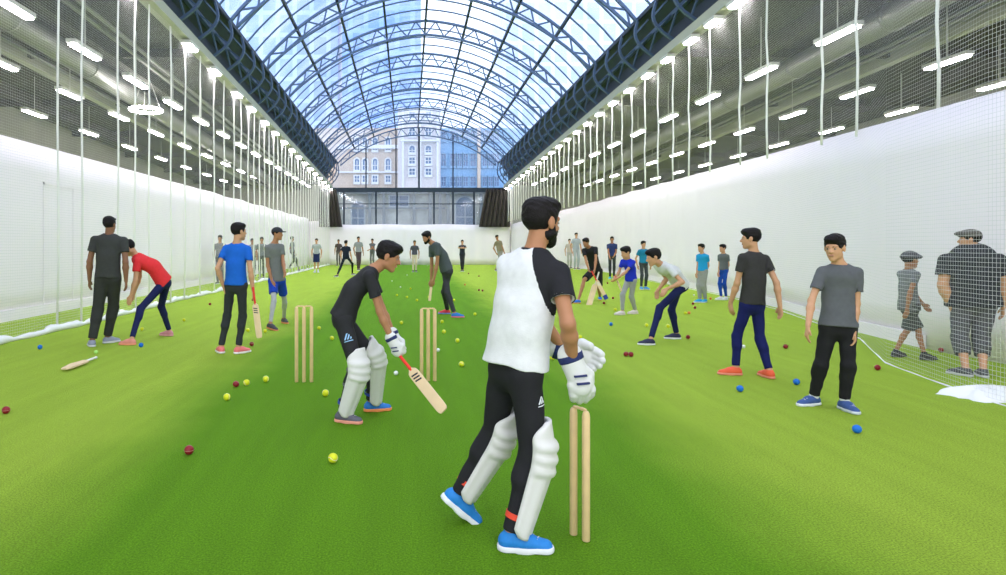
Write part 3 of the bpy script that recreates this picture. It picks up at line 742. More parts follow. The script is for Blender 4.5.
    for i in (0, 1):
        S.cone(nk-T*.030*s, shj[i]-T*.004*s, .050*s, .045*m_, k=.035)
        d = nrm(el[i]-shj[i]); e = shj[i]+(el[i]-shj[i])*sleeve
        if sleeve > .95:
            S.cone(shj[i], el[i], .060*m_, .048*m_, k=.03); dd = nrm(wr[i]-el[i]); S.cone(el[i], wr[i], .048*m_, .036*m_, k=.03, cuts=[(wr[i]-dd*.01, dd)])
        else:
            S.cone(shj[i], e+d*.08*s, .052*m_+c*.3, .056*m_+c*.6, k=.025, cuts=[(e, d)])
            if near: S.cone(e-d*.020*s, e+d*.1*s, .045*m_+c*.4, .045*m_+c*.4, k=.003, sub=True)
    S.cone(nk+T*.012*s, nk+T*.1*s, .062*s, .062*s, k=.006, sub=True)
    S.disp = wrinkle(.0028*s*wr_amp if near else .0015, int(pelvis[0]), 38)
    S.mesh('shirt', ms, root)
    if collar: 
        K = Body(vox); ring = [nk+T*.010*s+(rs*math.cos(a*math.pi/8)*.062+fs*math.sin(a*math.pi/8)*.060)*s for a in range(17)]
        MB().tube([p-np.array(root.location) for p in ring], .011*s, 8).build('collar', cloth('collar', collar), root, True)
    if raglan is not None:
        side, col = raglan; i = side; sg = (-1, 1)[i]
        p0 = nk+rs*sg*.035*s; nn = nrm(-rs*sg*.94-T*.42)
        S.mesh('sleeve', cloth('sleeve_black', col), root, off=.0025, region=lambda X, Yy, Z: (X-p0[0])*nn[0]+(Yy-p0[1])*nn[1]+(Z-p0[2])*nn[2],
               box=(np.minimum(np.minimum(shj[i], el[i]), nk)-.12, np.maximum(np.maximum(shj[i], el[i]), nk)+.12))
    # ---- trousers or shorts
    def lower(name, m, frac, rr, off=0, waist=.09):
        Q = Body(vox); a_ = s*lw
        Q.cone(hip[0]*.95+hip[1]*.05+T*.015*s, hip[1]*.95+hip[0]*.05+T*.015*s, .088*s*hw+off, .088*s*hw+off, k=.05); Q.cone(pel+T*.01*s, pel+T*waist*s, .118*s*hw+off, .110*s*hw+off, sq=(fs, 1.3), k=.04, cuts=[(pel+T*waist*s, T)])
        for i in (0, 1):
            if frac <= 1:                               # ends on the thigh
                d = nrm(kn[i]-hip[i]); e = hip[i]+(kn[i]-hip[i])*frac; Q.cone(hip[i], e+d*.1, .092*a_+off, .078*a_+off+rr, k=.03, cuts=[(e, d)])
            else:
                Q.cone(hip[i], kn[i], .088*a_+off, .064*a_+off+rr, k=.035); d = nrm(ank[i]-kn[i]); e = kn[i]+(ank[i]-kn[i])*(frac-1); cf = kn[i]*.7+ank[i]*.3-dirv(yaw)*.012; Q.cone(kn[i], cf, .062*a_+off+rr, .064*a_+off+rr, k=.02, cuts=[(e, d)])
                Q.cone(kn[i], e+d*.04, .064*a_+off+rr, (.050+.012*(2-frac))*a_+off+rr, k=.03, cuts=[(e, d)])
        Q.disp = wrinkle(.0028*s if near else .001, int(pelvis[0])+9, 42); Q.mesh(name, m, root); return Q
    if leg2: lower('leggings', cloth('leggings_'+leg2[1], leg2[0]), 1+cuff, -.008)
    if shorts: Q = lower('shorts', cloth('pants_'+pname, pants), shorts, .012, .008)
    else: Q = lower('trousers', cloth('pants_'+pname, pants), 1+cuff, 0)
    if emblem:                                          # small sports emblem of rising stripes on the thigh
        i, fr, col, sz, onrm = emblem; c0 = hip[i]+(kn[i]-hip[i])*fr; ax_ = nrm(kn[i]-hip[i]); on = orth(onrm, ax_); lat = np.cross(ax_, on)
        cc = c0+on*.08*s
        def reg(X, Yy, Z):
            x = (X-cc[0])*lat[0]+(Yy-cc[1])*lat[1]+(Z-cc[2])*lat[2]; z = -((X-cc[0])*ax_[0]+(Yy-cc[1])*ax_[1]+(Z-cc[2])*ax_[2]); o_ = (X-cc[0])*on[0]+(Yy-cc[1])*on[1]+(Z-cc[2])*on[2]
            st = np.maximum(np.abs(x)-sz+z*.55-.0, -z); st = np.maximum(st, z-sz*1.3); gap = sz*.13-np.abs(((x+z*.6+3*sz) % (sz*.62))-sz*.31)
            low = np.maximum(np.abs(z+sz*.35)-sz*.10, np.abs(x)-sz)
            return np.maximum(np.minimum(np.maximum(st, gap), low), .0-o_-.03)
        Qs = Q.v; Q.v = .003; Q.mesh('emblem', mat('emblem_'+str(int(col[0]*100)), col, rough=.6), root, off=.003, region=reg, box=(cc-.09, cc+.09)); Q.v = Qs
    # ---- shoes and socks
    for i in (0, 1):
        o, gd, u, r_ = fo[i]; q = FS; sc_ = feet[i].get('shoe', shoe); so_ = feet[i].get('sole', sole); bv = min(vox, .010)
        if socks: K = Body(vox); a = ank[i]; kd = nrm(kn[i]-a); K.cone(a-u*.03*q, a+kd*socks[1], .040*q, .043*q, cuts=[(a+kd*socks[1], kd)]); K.mesh('sock', cloth('sock_'+socks[2], socks[0]), root)
        U = Body(bv)
        pt = lambda y, z: o+gd*y*q+u*z*q
        U.cone(pt(-.035, .045), pt(.055, .050), .044*q, .043*q, k=.02, cuts=[(pt(0, .018), -u)]); U.cone(pt(.05, .045), pt(.150, .028), .043*q, .038*q, k=.03, sq=(u, 1.15), cuts=[(pt(0, .018), -u)])
        U.cone(pt(-.012, .06), pt(-.005, .098), .043*q, .039*q, k=.02, cuts=[(pt(0, .10), u)])
        if bv < .008: U.cone(pt(.0, .092), pt(.0, .14), .031*q, .034*q, k=.004, sub=True)
        sh_ = U.mesh('shoe', mat('shoe_%d_%d_%d' % tuple(int(x*99) for x in sc_), sc_, rough=.6, noise=.1, nscale=80), root)
        W = Body(bv); cc = [(pt(0, .030), u), (pt(0, .002), -u)]
        W.cone(pt(-.036, .015), pt(.052, .015), .048*q, .042*q, k=.02, cuts=cc); W.cone(pt(.052, .015), pt(.150, .015), .042*q, .046*q, k=.03, cuts=cc)
        so = W.mesh('sole', mat('sole_%d_%d_%d' % tuple(int(x*99) for x in so_), so_, rough=.6), root)
        if so and sh_: so.parent = sh_
        if bv < .008 and sh_:
            for z_ in range(4):
                a_ = pt(.035+.025*z_, .094-.010*z_)+r_*.020*q; b_ = pt(.047+.025*z_, .094-.010*z_)-r_*.020*q; rl_ = np.array(root.location)
                MB().tube([a_-rl_, (a_+b_)/2+u*.004-rl_, b_-rl_], .0035, 6).build('lace', mat('lace', (.75, .75, .75)), sh_, True)
    # ---- batting pads
    if pads:
        for i in (0, 1): pad(root, hip[i], kn[i], ank[i], pads[i]['f'], s, pads[i].get('strap', (.8, .08, .04)), pads[i].get('w', 1), fo[i])
    if gloves:
        for i in (0, 1):
            if gloves[i]:
                d, t, n = hfr[i]; Gv = Body(min(vox, .006)); a = wr[i]; gs = hs*gloves[i].get('s', 1.12)
                hand(Gv, a+d*.01, d, t, n, gs, gloves[i].get('curl', .9), rf=.0185*gs, glove=.018)
                Gv.cone(a-d*.035*gs, a+d*.04*gs, .048*gs, .042*gs, k=.01, sq=(n, 1.2)); gl = Gv.mesh('batting_glove', mat('white_leather', (.72, .72, .70), rough=.55, noise=.04, nscale=30), root)
                K = Body(min(vox, .005)); K.cone(a-d*.040*gs, a-d*.012*gs, .051*gs, .049*gs, sq=(n, 1.2), cuts=[(a-d*.012*gs, d), (a-d*.040*gs, -d)]); cb = K.mesh('cuff_band', mat('navy_band', (.02, .03, .12), rough=.6), root); cb.parent = gl
                mk = MB(); rl_ = np.array(root.location)
                for z_ in (0, 1):
                    c_ = a+d*(.045+.030*z_)*gs-n*.036*gs; mk.bar(c_-t*.025*gs-d*.008-rl_, c_+t*.022*gs+d*.008-rl_, .008*gs, .012*gs, tuple(n))
                q_ = mk.build('stripe', mat('navy_band', (.02, .03, .12)), root); q_.parent = gl
    return dict(root=root, wr=wr, el=el, kn=kn, ank=ank, hip=hip, sh=shj, pel=pel, hf=hfr, fs=fs, hs=hs)

def pad(root, hip, kn, ank, fdir, s, strapc, wd, fo):
    rl_ = np.array(root.location); fd = nrm(fdir); a1 = nrm(kn-ank); a2 = nrm(hip-kn)
    LS = np.linalg.norm(kn-ank); st = []; NU = 44
    outer, inner = [], []
    for k in range(NU+1):
        u = k/NU; l = u*(LS*1.0+.17*s)-.0
        if l < LS-.05*s: c = ank+a1*(l+.0*s); ax = a1
        else:
            q = min(1, (l-(LS-.05*s))/(.25*s)); e = (kn-a1*.05*s)*(1-q)+(kn+a2*.20*s)*q
            bend = math.sin(math.pi*min(q*1.2, 1))*.012; c = e+fd*bend; ax = nrm(a1*(1-q)+a2*q)
        f = orth(fd, ax); lat = np.cross(f, ax)
        knee = l > LS-.085*s and l < LS+.085*s; flap = l >= LS+.085*s
        Rr = (.058+.024*min(1, u*1.6))*s*wd
        w_ = 1.0
        if u > .84: w_ = math.sqrt(max(0.16, 1-((u-.84)/.162)**2))
        if u < .06: w_ = .72+.28*(u/.06)
        ro, ri = [], []
        NT = 36
        for j in range(NT+1):
            th = (-1+2*j/NT)*math.radians(98)*w_
            fw = math.cos(th); rib = 0
            if knee: rib = .012*s*abs(math.sin((l-(LS-.085*s))/(.17*s)*math.pi*3))+.010*s
            elif not flap: rib = .011*s*abs(math.sin(th*3.6+math.pi/2))
            else: rib = .002*abs(math.sin(th*3.6))
            d = f*math.cos(th)*1.12+lat*math.sin(th)*1.04
            edge = 1-abs(-1+2*j/NT)**8
            ro.append(c+d*(Rr+.016*s*edge+rib*edge)-rl_); ri.append(c+d*(Rr-.004*s)-rl_)
        outer.append(ro); inner.append(ri)
    m = MB(); m.grid(outer); n1 = len(m.v); m.grid([r[::-1] for r in inner]); W = 37
    for k in range(NU):
        for j, jj in ((0, W-1), (W-1, 0)):
            a, b = k*W+j, (k+1)*W+j; c_, d_ = n1+(k+1)*W+jj, n1+k*W+jj
            m.f.append((a, b, c_, d_) if j == 0 else (d_, c_, b, a))
    for k in (0, NU):
        for j in range(W-1):
            a, b = k*W+j, k*W+j+1; c_, d_ = n1+k*W+(W-1-j-1), n1+k*W+(W-1-j)
            m.f.append((a, b, c_, d_) if k == NU else (d_, c_, b, a))
    po = m.build('batting_pad', mat('white_pad', (.72, .71, .68), rough=.6, noise=.03, nscale=30), root, True)
    for q in (.22, .62, .93):
        c = ank+a1*LS*q; f = orth(fd, a1); lat = np.cross(f, a1); R_ = (.050+.014*q)*s*wd
        ring = []
        for j in range(17):
            th = math.radians(95)+math.radians(170)*j/16
            ring.append(c+(f*math.cos(th)+lat*math.sin(th))*R_-rl_)
        MB().path(ring, .004, .028*s, tuple(a1)).build('strap', mat('strap_%d' % int(strapc[0]*99+strapc[2]*9), strapc, rough=.6) if q < .3 else mat('strap_grey', (.12, .12, .13), rough=.7), root).parent = po

# ------------------------------------------------------------------ bats, balls, wickets
def bat(label, top, tip, face, s=1., grip=(.8, .03, .03), tape=None, edge=None, hand_at=None, group=None, stick=(.05, .05, .06)):
    top = np.array(top, float); tip = np.array(tip, float); L = np.linalg.norm(tip-top); a = (tip-top)/L; f = orth(face, a); r = np.cross(a, f); s = L/.86
    t = empty('cricket_bat', top); tag(t, label, 'cricket bat', group)
    def pt(l, x, y): return a*l+r*x+f*y
    h = MB().tube([pt(l*s, 0, 0) for l in (0, .01, .03, .28, .30)], [.012*s, .019*s, .0165*s, .0165*s, .014*s], 12).build('handle', mat('grip_%d%d' % (int(grip[0]*99), int(grip[2]*99)), grip, rough=.7, bump=.4, bscale=120), t, True)
    rows = []
    for l, w_, th, sp in ((.275, .020, .018, 0), (.29, .030, .02, .004), (.31, .048, .022, .008), (.34, .054, .024, .014), (.5, .054, .026, .020), (.68, .054, .028, .026), (.80, .054, .024, .016), (.84, .050, .018, .008), (.86, .036, .014, .004)):
        w_ *= s; th *= s; sp *= s; y0 = -.5*th; y1 = .5*th
        rows.append([pt(l*s, x, y) for x, y in ((-w_, y0+.003), (-w_*.9, y0), (0, y0-.001), (w_*.9, y0), (w_, y0+.003), (w_, y1-.004), (w_*.4, y1+sp*.8), (0, y1+sp), (-w_*.4, y1+sp*.8), (-w_, y1-.004), (-w_, y0+.003))])
    m = MB().grid(rows); m.f.append(tuple(range(10))[::-1]); n = len(m.v)-11; m.f.append(tuple(n+i for i in range(10)))
    m.build('blade', mat('willow', (.80, .60, .36), rough=.5, noise=.12, nscale=8), t)
    if stick is not None:
        m = MB()
        for k in range(3): c = .355+.035*k; m.bar(pt(c*s, -.035*s, -.0145*s), pt((c+.02)*s, .035*s, -.0145*s), .016*s, .002, tuple(f))
        m.build('sticker', mat('sticker_%d%d' % (int(stick[0]*99), int(stick[2]*99)), stick), t)
    if tape: MB().grid([[pt(l*s, x*s, y*s) for x, y in ((-.0555, -.018), (.0555, -.018), (.0555, .018), (0, .045), (-.0555, .018), (-.0555, -.018))] for l in (.74, .865)]).build('toe_guard', mat('toe_%d' % int(tape[2]*99), tape), t)
    return t
M_wood = mat('stump_wood', (.80, .58, .30), rough=.45, noise=.15, nscale=12)
def wicket(label, pts, h, bails):
    t = empty('wicket', pts[0]); tag(t, label, 'wicket'); off = np.array(pts[0])
    for p in pts:
        q = np.array(p)-off; MB().tube([q+V3(0, 0, z) for z in (0, .004, h-.03, h-.012, h)], [.017, .0205, .0205, .018, .012], 16).build('stump', M_wood, t, True)
    for a, b in bails:
        a, b = np.array(pts[a])-off, np.array(pts[b])-off; u = nrm(b-a); z = V3(0, 0, h+.006); L_ = np.linalg.norm(b-a)
        MB().tube([a+z, a+u*L_*.2+z, a+u*L_*.3+z, a+u*L_*.5+z, a+u*L_*.7+z, b-u*L_*.2+z, b+z], [.006, .008, .010, .007, .010, .008, .006], 10).build('bail', M_wood, t, True)
YW = YG(382); wicket('left wicket of three wooden stumps and bails behind the crouching batsman', [P(x, 382, YW)*V3(1, 1, 0)+V3(0, 0, 0) for x in (296.5, 304, 311.5)], .83, [(0, 1), (1, 2)])
YW = YG(381); wicket('middle wicket of three wooden stumps and bails beside the batsman\'s bat', [P(x, 381, YW)*V3(1, 1, 0) for x in (421.6, 428.2, 434.8)], .80, [(0, 1), (1, 2)])
a = G(573.5, 534.5); b = G(586, 541); wicket('nearest wicket, two tall wooden stumps beside the man in the white shirt', [a, b], .66, [(0, 1)])

# ------------------------------------------------------------------ people
BLK = (.022, .022, .025); CH = (.055, .056, .06); GRY = (.16, .165, .175); NVY = (.015, .02, .085); WHT = (.74, .745, .75)
A = person('bearded man in white shirt with black sleeve, pads and gloves, walking in the foreground', 3.3, 1.74, (515, 372, 0), (534, 253, 0), (542, 223, .02), 60,
    [dict(p=(446, 522), yaw=86, pitch=40), dict(p=(514, 550), yaw=97)], [(566, 352, .28), (573, 364, -.12)], yaw_s=40, hyaw=58, hpitch=-4, bend=1.018,
    shirt=WHT, sname='white', pants=BLK, pname='black', shoe=(.02, .22, .62), sole=(.8, .82, .85), hem=.045, beard=True, w=.95, arml=.93, wr_amp=1.8, lw=.98, hair=1.35,
    pads=[dict(f=dirv(98), strap=(.85, .08, .04)), dict(f=dirv(90), strap=(.85, .08, .04))], gloves=[dict(curl=.5, s=1.3), dict(curl=.5, s=1.28)],
    raglan=(1, BLK), collar=BLK, hdir=(V3(.8, -.2, -.25), V3(.35, -.05, -1)), thumbd=(V3(0, 0, 1), V3(1, .2, .3)), kpole=(V3(1, .3, 0), V3(1, .2, 0)),
    emblem=(1, .35, (.7, .72, .75), .028, V3(.75, -.65, 0)), cuff=.975, elb=(None, V3(-.15, -1, 0)), shw=.150, tw=1.12)
Bt = person('crouching boy batsman in black shirt with white pads and gloves holding a bat', 5.62, 1.56, (342, 319, 0), (374, 268, 0), (396, 251, .0), 78,
    [dict(p=(372, 411), yaw=78, shoe=(.03, .2, .6), sole=(.9, .3, .1)), dict(p=(343, 422), yaw=112, shoe=(.12, .12, .15), sole=(.85, .35, .25))],
    [(400, 352, .05), (394, 345, -.13)], yaw_s=88, hyaw=94, hpitch=-20, shirt=(.03, .03, .033), sname='black_matt', pants=(.03, .03, .033), pname='black_matt', w=.92, lw=1.0,
    pads=[dict(f=dirv(88), strap=(.03, .06, .4), w=1.28), dict(f=dirv(112), strap=(.03, .06, .4), w=1.28)], gloves=[dict(curl=1.25), dict(curl=1.25)], stiff=.03, hem=.0, hair=1.2, sleeve=.6, bend=1.06, hh=.232,
    elb=(V3(0, .3, -1), V3(-1, -.3, -.4)), emblem=(1, .42, (.35, .6, .9), .040, V3(.1, -1, .1)), kpole=(V3(1, 0, .1), V3(.9, -.5, 0)), hdir=(V3(.45, -.1, -.9), V3(.45, -.05, -.9)), thumbd=(V3(1, -.3, .4), V3(1, -.3, .4)), hw=1.0)
bat('cricket bat with red grip held low by the crouching boy batsman', P(396, 351, 5.52), P(444, 411, 5.05), V3(.5, .75, -.4), grip=(.85, .05, .03), stick=(.03, .03, .04))
person('tall bearded bowler in grey shirt and dark grey trousers bending down past the wicket', 13.6, 1.86, (447, 271, 0), (433, 243, -.05), (426, 237, -.12), -115,
    [dict(p=(455, 317.5), yaw=95, shoe=(.03, .2, .6), sole=(.8, .2, .25)), dict(p=(447, 314), yaw=-80, shoe=(.7, .05, .06), sole=(.2, .3, .7))][::-1], [(433, 287, -.15), (431, 284, .15)][::1],
    hyaw=-130, hpitch=-20, shirt=(.085, .10, .105), sname='slate', pants=(.06, .06, .07), pname='slate', beard=True, hem=.02, stiff=.03, w=.95, lw=.85)
bat('short bat held down by the bending grey bowler', P(432, 280, 13.5), P(429.5, 301, 13.4), V3(0, -1, 0), grip=(.1, .1, .1), stick=(.75, .75, .75))
person('broad man in black shirt and trousers standing with his back to camera, left', 9.8, 1.88, (108, 279, 0), (109.5, 235, 0), (110, 225, .0), -8,
    [dict(p=(92, 346.5), yaw=-35, shoe=(.30, .33, .42), sole=(.7, .7, .75)), dict(p=(108, 343), yaw=35, shoe=(.30, .33, .42), sole=(.7, .7, .75))], [(89.5, 280, .0), (126, 281, 0)],
    hyaw=10, shirt=(.05, .052, .05), sname='washed_black', pants=(.04, .042, .04), pname='washed_black', hair=.5, skin='dark', lw=1.12, w=1.05, hem=.03, shw=.185, sole=(.7, .7, .7))
person('boy in red shirt and navy trousers bending forward beside the man in black, left', 10.3, 1.66, (165, 283, .1), (135, 256, -.1), (129, 248, -.15), -95,
    [dict(p=(131, 345), yaw=-88, shoe=(.75, .28, .22), sole=(.9, .35, .2)), dict(p=(169, 336), yaw=-70, shoe=(.6, .25, .28), sole=(.8, .4, .4))], [(131, 296, -.3), (134, 293, .05)],
    hyaw=-100, hpitch=-35, shirt=(.75, .04, .045), sname='red', pants=NVY, pname='navy', stiff=.05, hem=.0, lw=.85, skin='tan', w=1.05, bend=1.03)
person('boy in bright blue shirt seen from behind holding a bat by the left stumps', 8.95, 1.78, (236, 286, 0), (237, 243, 0), (239, 232, 0), 10,
    [dict(p=(221, 353), yaw=-30, shoe=(.85, .2, .2), sole=(.9, .85, .85)), dict(p=(239, 353.5), yaw=40, shoe=(.85, .2, .2), sole=(.9, .85, .85))], [(223.5, 286, 0), (253, 290, -.05)],
    hyaw=45, shirt=(.015, .13, .58), sname='blue', pants=(.04, .045, .05), pname='charcoal', lw=.82, w=.88, skin='tan', hair=1.1, hem=.02)
bat('bat with red grip hanging from the hand of the boy in blue', P(253, 287, 8.85), P(259.5, 338, 8.75), V3(.2, 1, 0), grip=(.8, .04, .03))
person('boy in dark cap, grey shirt, blue shorts and grey leggings walking by the left net', 12.0, 1.78, (277, 281, 0), (274, 243, 0), (278, 233, 0), 140,
    [dict(p=(284, 323), yaw=150, shoe=(.06, .06, .07), sole=(.7, .25, .1)), dict(p=(270, 330), yaw=125, pitch=10, shoe=(.06, .06, .07), sole=(.7, .25, .1))], [(284.5, 272, -.2), (272, 281, -.15)],
    hyaw=110, shirt=(.17, .18, .17), sname='grey', pants=(.015, .06, .45), pname='royal', shorts=.62, leg2=((.45, .45, .47), 'pale_grey'), cap=('brim', (.04, .04, .05), 'dark'), skin='brown', w=.85, lw=.8, hem=.0)
person('boy in white shirt and navy trousers bending with hands low, right of centre', 10.15, 1.62, (681, 286, .1), (660, 264, -.05), (653.5, 257.5, -.1), -95,
    [dict(p=(650, 345), yaw=-85, shoe=(.03, .03, .08), sole=(.85, .85, .85)), dict(p=(676, 339), yaw=-80, shoe=(.03, .03, .08), sole=(.85, .85, .85))], [(667, 289, -.25), (658, 290, .1)],
    hyaw=-88, hpitch=-15, shirt=(.66, .67, .66), sname='pale_grey', pants=NVY, pname='navy', stiff=.04, hem=.0, lw=.88, w=1.0, bend=1.03, hh=.245, skin='tan', hair=1.2, elb=(V3(1, -.3, .4), V3(1, .2, 0)), hdir=(V3(-.6, -.1, -.7), V3(-.2, 0, -1)))
person('boy in black shirt, navy leggings and orange shoes seen from behind', 7.55, 1.68, (752, 306, 0), (754, 252, 0), (750.5, 239, 0), -15,
    [dict(p=(735, 375), yaw=-78, shoe=(.85, .12, .05), sole=(.85, .3, .2)), dict(p=(769, 378), yaw=-4, shoe=(.85, .12, .05), sole=(.85, .3, .2))], [(730.5, 303, .1), (780, 306, -.1)],
    hyaw=-62, hpitch=-3, shirt=(.045, .043, .042), sname='soft_black', pants=(.012, .016, .10), pname='deep_navy', lw=.84, w=.92, hair=1.2, skin='tan', hem=.03, hdir=(V3(.1, 0, -1), V3(.1, 0, -1)))
person('boy in grey shirt, black trousers and navy shoes standing with arms hanging, front right', 5.98, 1.62, (838, 329, 0), (840, 264, 0), (834.5, 248, -.03), 198,
    [dict(p=(845, 410), yaw=182, shoe=(.05, .10, .28), sole=(.6, .65, .7)), dict(p=(813, 405), yaw=-108, shoe=(.05, .10, .28), sole=(.75, .78, .8))], [(854, 331, -.08), (808, 326, -.1)],
    hyaw=-128, hpitch=-8, shirt=(.115, .12, .13), sname='mid_grey', pants=(.018, .018, .02), pname='jet', lw=.95, w=.86, hair=1.3, skin='tan', hem=.04, tw=1.08, sleeve=.62, hh=.225,
    hdir=(V3(-.05, -.1, -1), V3(-.15, 0, -1)), curl=(.5, .4), socks=((.8, .8, .8), .07, 'white'))
person('child in grey hat, grey shirt and dark shorts walking behind the right net', 8.75, 1.30, (909, 306, 0), (908.5, 270, 0), (911, 257.5, -.02), 88,
    [dict(p=(925, 360), yaw=85, shoe=(.06, .06, .07), sole=(.1, .1, .1)), dict(p=(896, 357), yaw=75, shoe=(.06, .06, .07), sole=(.1, .1, .1))], [(925, 307, .1), (907, 309, -.15)],
    hyaw=85, shirt=(.20, .21, .22), sname='ash', pants=(.09, .095, .10), pname='ash_dark', shorts=.98, cap=('bucket', (.10, .10, .11), 'grey'), lw=.95, w=1.0, hw=1.15, skin='brown', hh=.22, hem=-.07, sleeve=.5, tw=1.05, socks=((.04, .04, .05), .03, 'black'))
person('broad man in flat cap and dark shirt standing behind the right net at the edge', 7.75, 1.74, (973, 304, 0), (972, 254, 0), (969.5, 240, 0), 15,
    [dict(p=(965, 376), yaw=-20, shoe=(.10, .10, .11), sole=(.6, .6, .6)), dict(p=(983, 377), yaw=25, shoe=(.10, .10, .11), sole=(.6, .6, .6))], [(950, 306, .05), (1003, 307, -.05)],
    hyaw=-55, shirt=(.05, .052, .06), sname='dark_blue_grey', pants=(.10, .10, .105), pname='mid_dark', cap=('flat', (.14, .13, .12), 'brown'), lw=1.3, w=1.5, hw=1.45, skin='tan', tw=1.15, cuff=.55, sleeve=.6, hem=-.02, elb=(V3(-1, 0, 0), V3(1, 0, 0)))
person('batsman in black shirt, black shorts and blue shoes bending over crossed bats', 17.4, 1.72, (596, 271, .15), (589, 247, -.1), (584.5, 241, -.2), 205,
    [dict(p=(600, 300), yaw=190, shoe=(.03, .2, .7), sole=(.9, .5, .1)), dict(p=(578, 303.5), yaw=-105, shoe=(.03, .16, .7), sole=(.9, .5, .1))], [(594.5, 274, -.55), (589.5, 273, -.55)],
    hyaw=-130, hpitch=-15, shirt=(.022, .022, .026), sname='black', pants=(.022, .022, .025), pname='black', shorts=.85, stiff=.03, hem=.02, w=.95, bend=1.06, skin='brown', hair=1)
bat('pale bat with red grip and navy toe held by the batsman in black shorts', P(591.5, 271, 16.7), P(606.5, 299, 16.6), V3(-.2, 1, 0), grip=(.85, .05, .05), tape=(.02, .04, .3), stick=(.8, .8, .8))
bat('plain pale bat crossing behind the one with the red grip', P(599, 272, 16.9), P(587.5, 310, 16.5), V3(.2, 1, 0), grip=(.75, .7, .6), stick=None)
person('small boy in royal blue shirt and pale grey trousers bending with a bat', 14.1, 1.45, (631, 280, .05), (627.5, 259, -.05), (625.5, 252, -.1), -125,
    [dict(p=(635, 314), yaw=-95, shoe=(.75, .66, .6), sole=(.8, .72, .66)), dict(p=(622, 315), yaw=-95, shoe=(.75, .66, .6), sole=(.8, .72, .66))], [(617, 278.5, -.2), (616, 277, .0)],
    hyaw=-110, hpitch=-15, shirt=(.02, .04, .55), sname='royal', pants=(.38, .38, .38), pname='pale_grey', stiff=.03, hem=.0, w=.95, lw=.95, skin='tan', bend=1.03, hh=.25, hair=1.2)
bat('dark bat with red grip held by the small boy in royal blue', P(615, 275, 13.98), P(621.5, 291, 13.8), V3(1, .4, 0), grip=(.75, .04, .05), stick=(.05, .05, .06))
def far(label, px, sole, top, yaw=180, w=.9, hx=0, lx=None, hands_=None, lean=0, step=2, **k):
    """upright figure further off: head top, soles and stance measured in the photograph"""
    Y = YG(sole); H = (sole-top)*Y/FPX; u = (sole-top)/100.
    c = math.cos(math.radians(yaw)); sgn = 1 if c > 0 else -1; sy = math.sin(math.radians(yaw))
    wd = 11.8*u*w*max(.35, abs(c))
    if lx is None: lx = (px-4.5*u*sgn*step/2, px+4.5*u*sgn*step/2)
    if hands_ is None: hands_ = ((px-sgn*wd*1.25+sy*4*u, top+51*u), (px+sgn*wd*1.25+sy*4*u, top+51*u))
    fr = lambda q: q if isinstance(q, tuple) else (q, sole)
    fy = k.pop('fyaw', (yaw-15, yaw+15))
    f0, f1 = fr(lx[0]), fr(lx[1])
    sh = k.pop('shoe', (.1, .1, .12))
    return person(label, Y, H, (px-lean*.2, top+47*u), (px+lean*.6, top+17*u), (px+lean+hx, top+8*u), yaw, [dict(p=f0, yaw=fy[0]), dict(p=f1, yaw=fy[1])], hands_, w=w, shoe=sh, lw=k.pop('lw', .85), hem=k.pop('hem', .02), stiff=.0, **k)
far('boy in teal shirt and dark trousers standing by the right wall behind the small boy', 643.5, 289.5, 240.5, 172, shirt=(.02, .22, .38), sname='teal', pants=(.06, .07, .075), pname='slate2', shoe=(.05, .35, .7), skin='tan')
far('boy in turquoise shirt, grey trousers and bright blue shoes by the right wall', 702.5, 302.5, 243.5, -118, hx=-1.5, shirt=(.02, .32, .62), sname='turquoise', pants=(.34, .34, .33), pname='stone_grey', shoe=(.02, .4, .8), skin='tan', lw=1.0)
far('boy in grey shirt and royal blue trousers by the right wall', 723.5, 300, 244, -112, hx=-1, shirt=(.13, .14, .14), sname='grey3', pants=(.02, .08, .45), pname='blue3', shoe=(.75, .78, .8), skin='tan', lw=.8)
far('boy in navy shirt and dark trousers with turquoise shoes far right of centre', 612, 279, 236, 195, shirt=(.03, .05, .15), sname='navy2', pants=(.05, .06, .06), pname='dark2', shoe=(.02, .45, .65), skin='brown', hands_=((614, 256, -.3), (609.5, 257, -.3)))
far('figure in white and blue standing behind the batsman in black', 576.3, 269.5, 232, 170, shirt=(.42, .46, .52), sname='pale_blue', pants=(.50, .54, .58), pname='pale', shoe=(.2, .2, .22), skin='tan')
far('faint small child in cream standing at the far right wall', 569.5, 268.5, 238.5, 185, shirt=(.6, .52, .45), sname='cream', pants=(.5, .48, .46), pname='cream', skin='pale')
far('boy in pale grey shirt and navy shorts standing near the far left wall', 316.5, 272.5, 238, 178, shirt=(.38, .42, .42), sname='pale_grey2', pants=(.02, .03, .10), pname='navy3', shorts=.95, shoe=(.55, .6, .7), skin='tan', socks=((.8, .8, .8), .1, 'white'))
far('dark clothed figure partly behind the striding figure in black', 338.5, 266, 239, 185, shirt=(.08, .06, .06), sname='maroon_black', pants=(.14, .12, .12), pname='brown_grey')
far('figure all in black striding with legs apart at the far end', 346, 276.5, 240, 20, lx=((337, 277), (352.5, 275)), shirt=(.015, .02, .035), sname='ink', pants=(.012, .018, .03), pname='ink', hair=1.5, fyaw=(-60, 70), skin='tan', w=1.0)
far('figure in pale grey shirt and narrow dark trousers at the far end', 358.5, 270.5, 236, 160, shirt=(.30, .31, .32), sname='dove', pants=(.09, .06, .07), pname='plum', step=.8, skin='brown')
far('figure in grey with folded arms against the far curtain', 372.3, 267, 238.3, 200, shirt=(.14, .14, .15), sname='grey4', pants=(.15, .15, .16), pname='grey4', hands_=((369, 250, -.4), (375, 250, -.4)), skin='brown')
far('figure in dark shirt and cream trousers at the far end right of the batsman\'s face', 414.6, 272, 240, 180, shirt=(.08, .08, .10), sname='coal', pants=(.72, .60, .45), pname='cream2', skin='brown', lw=.9)
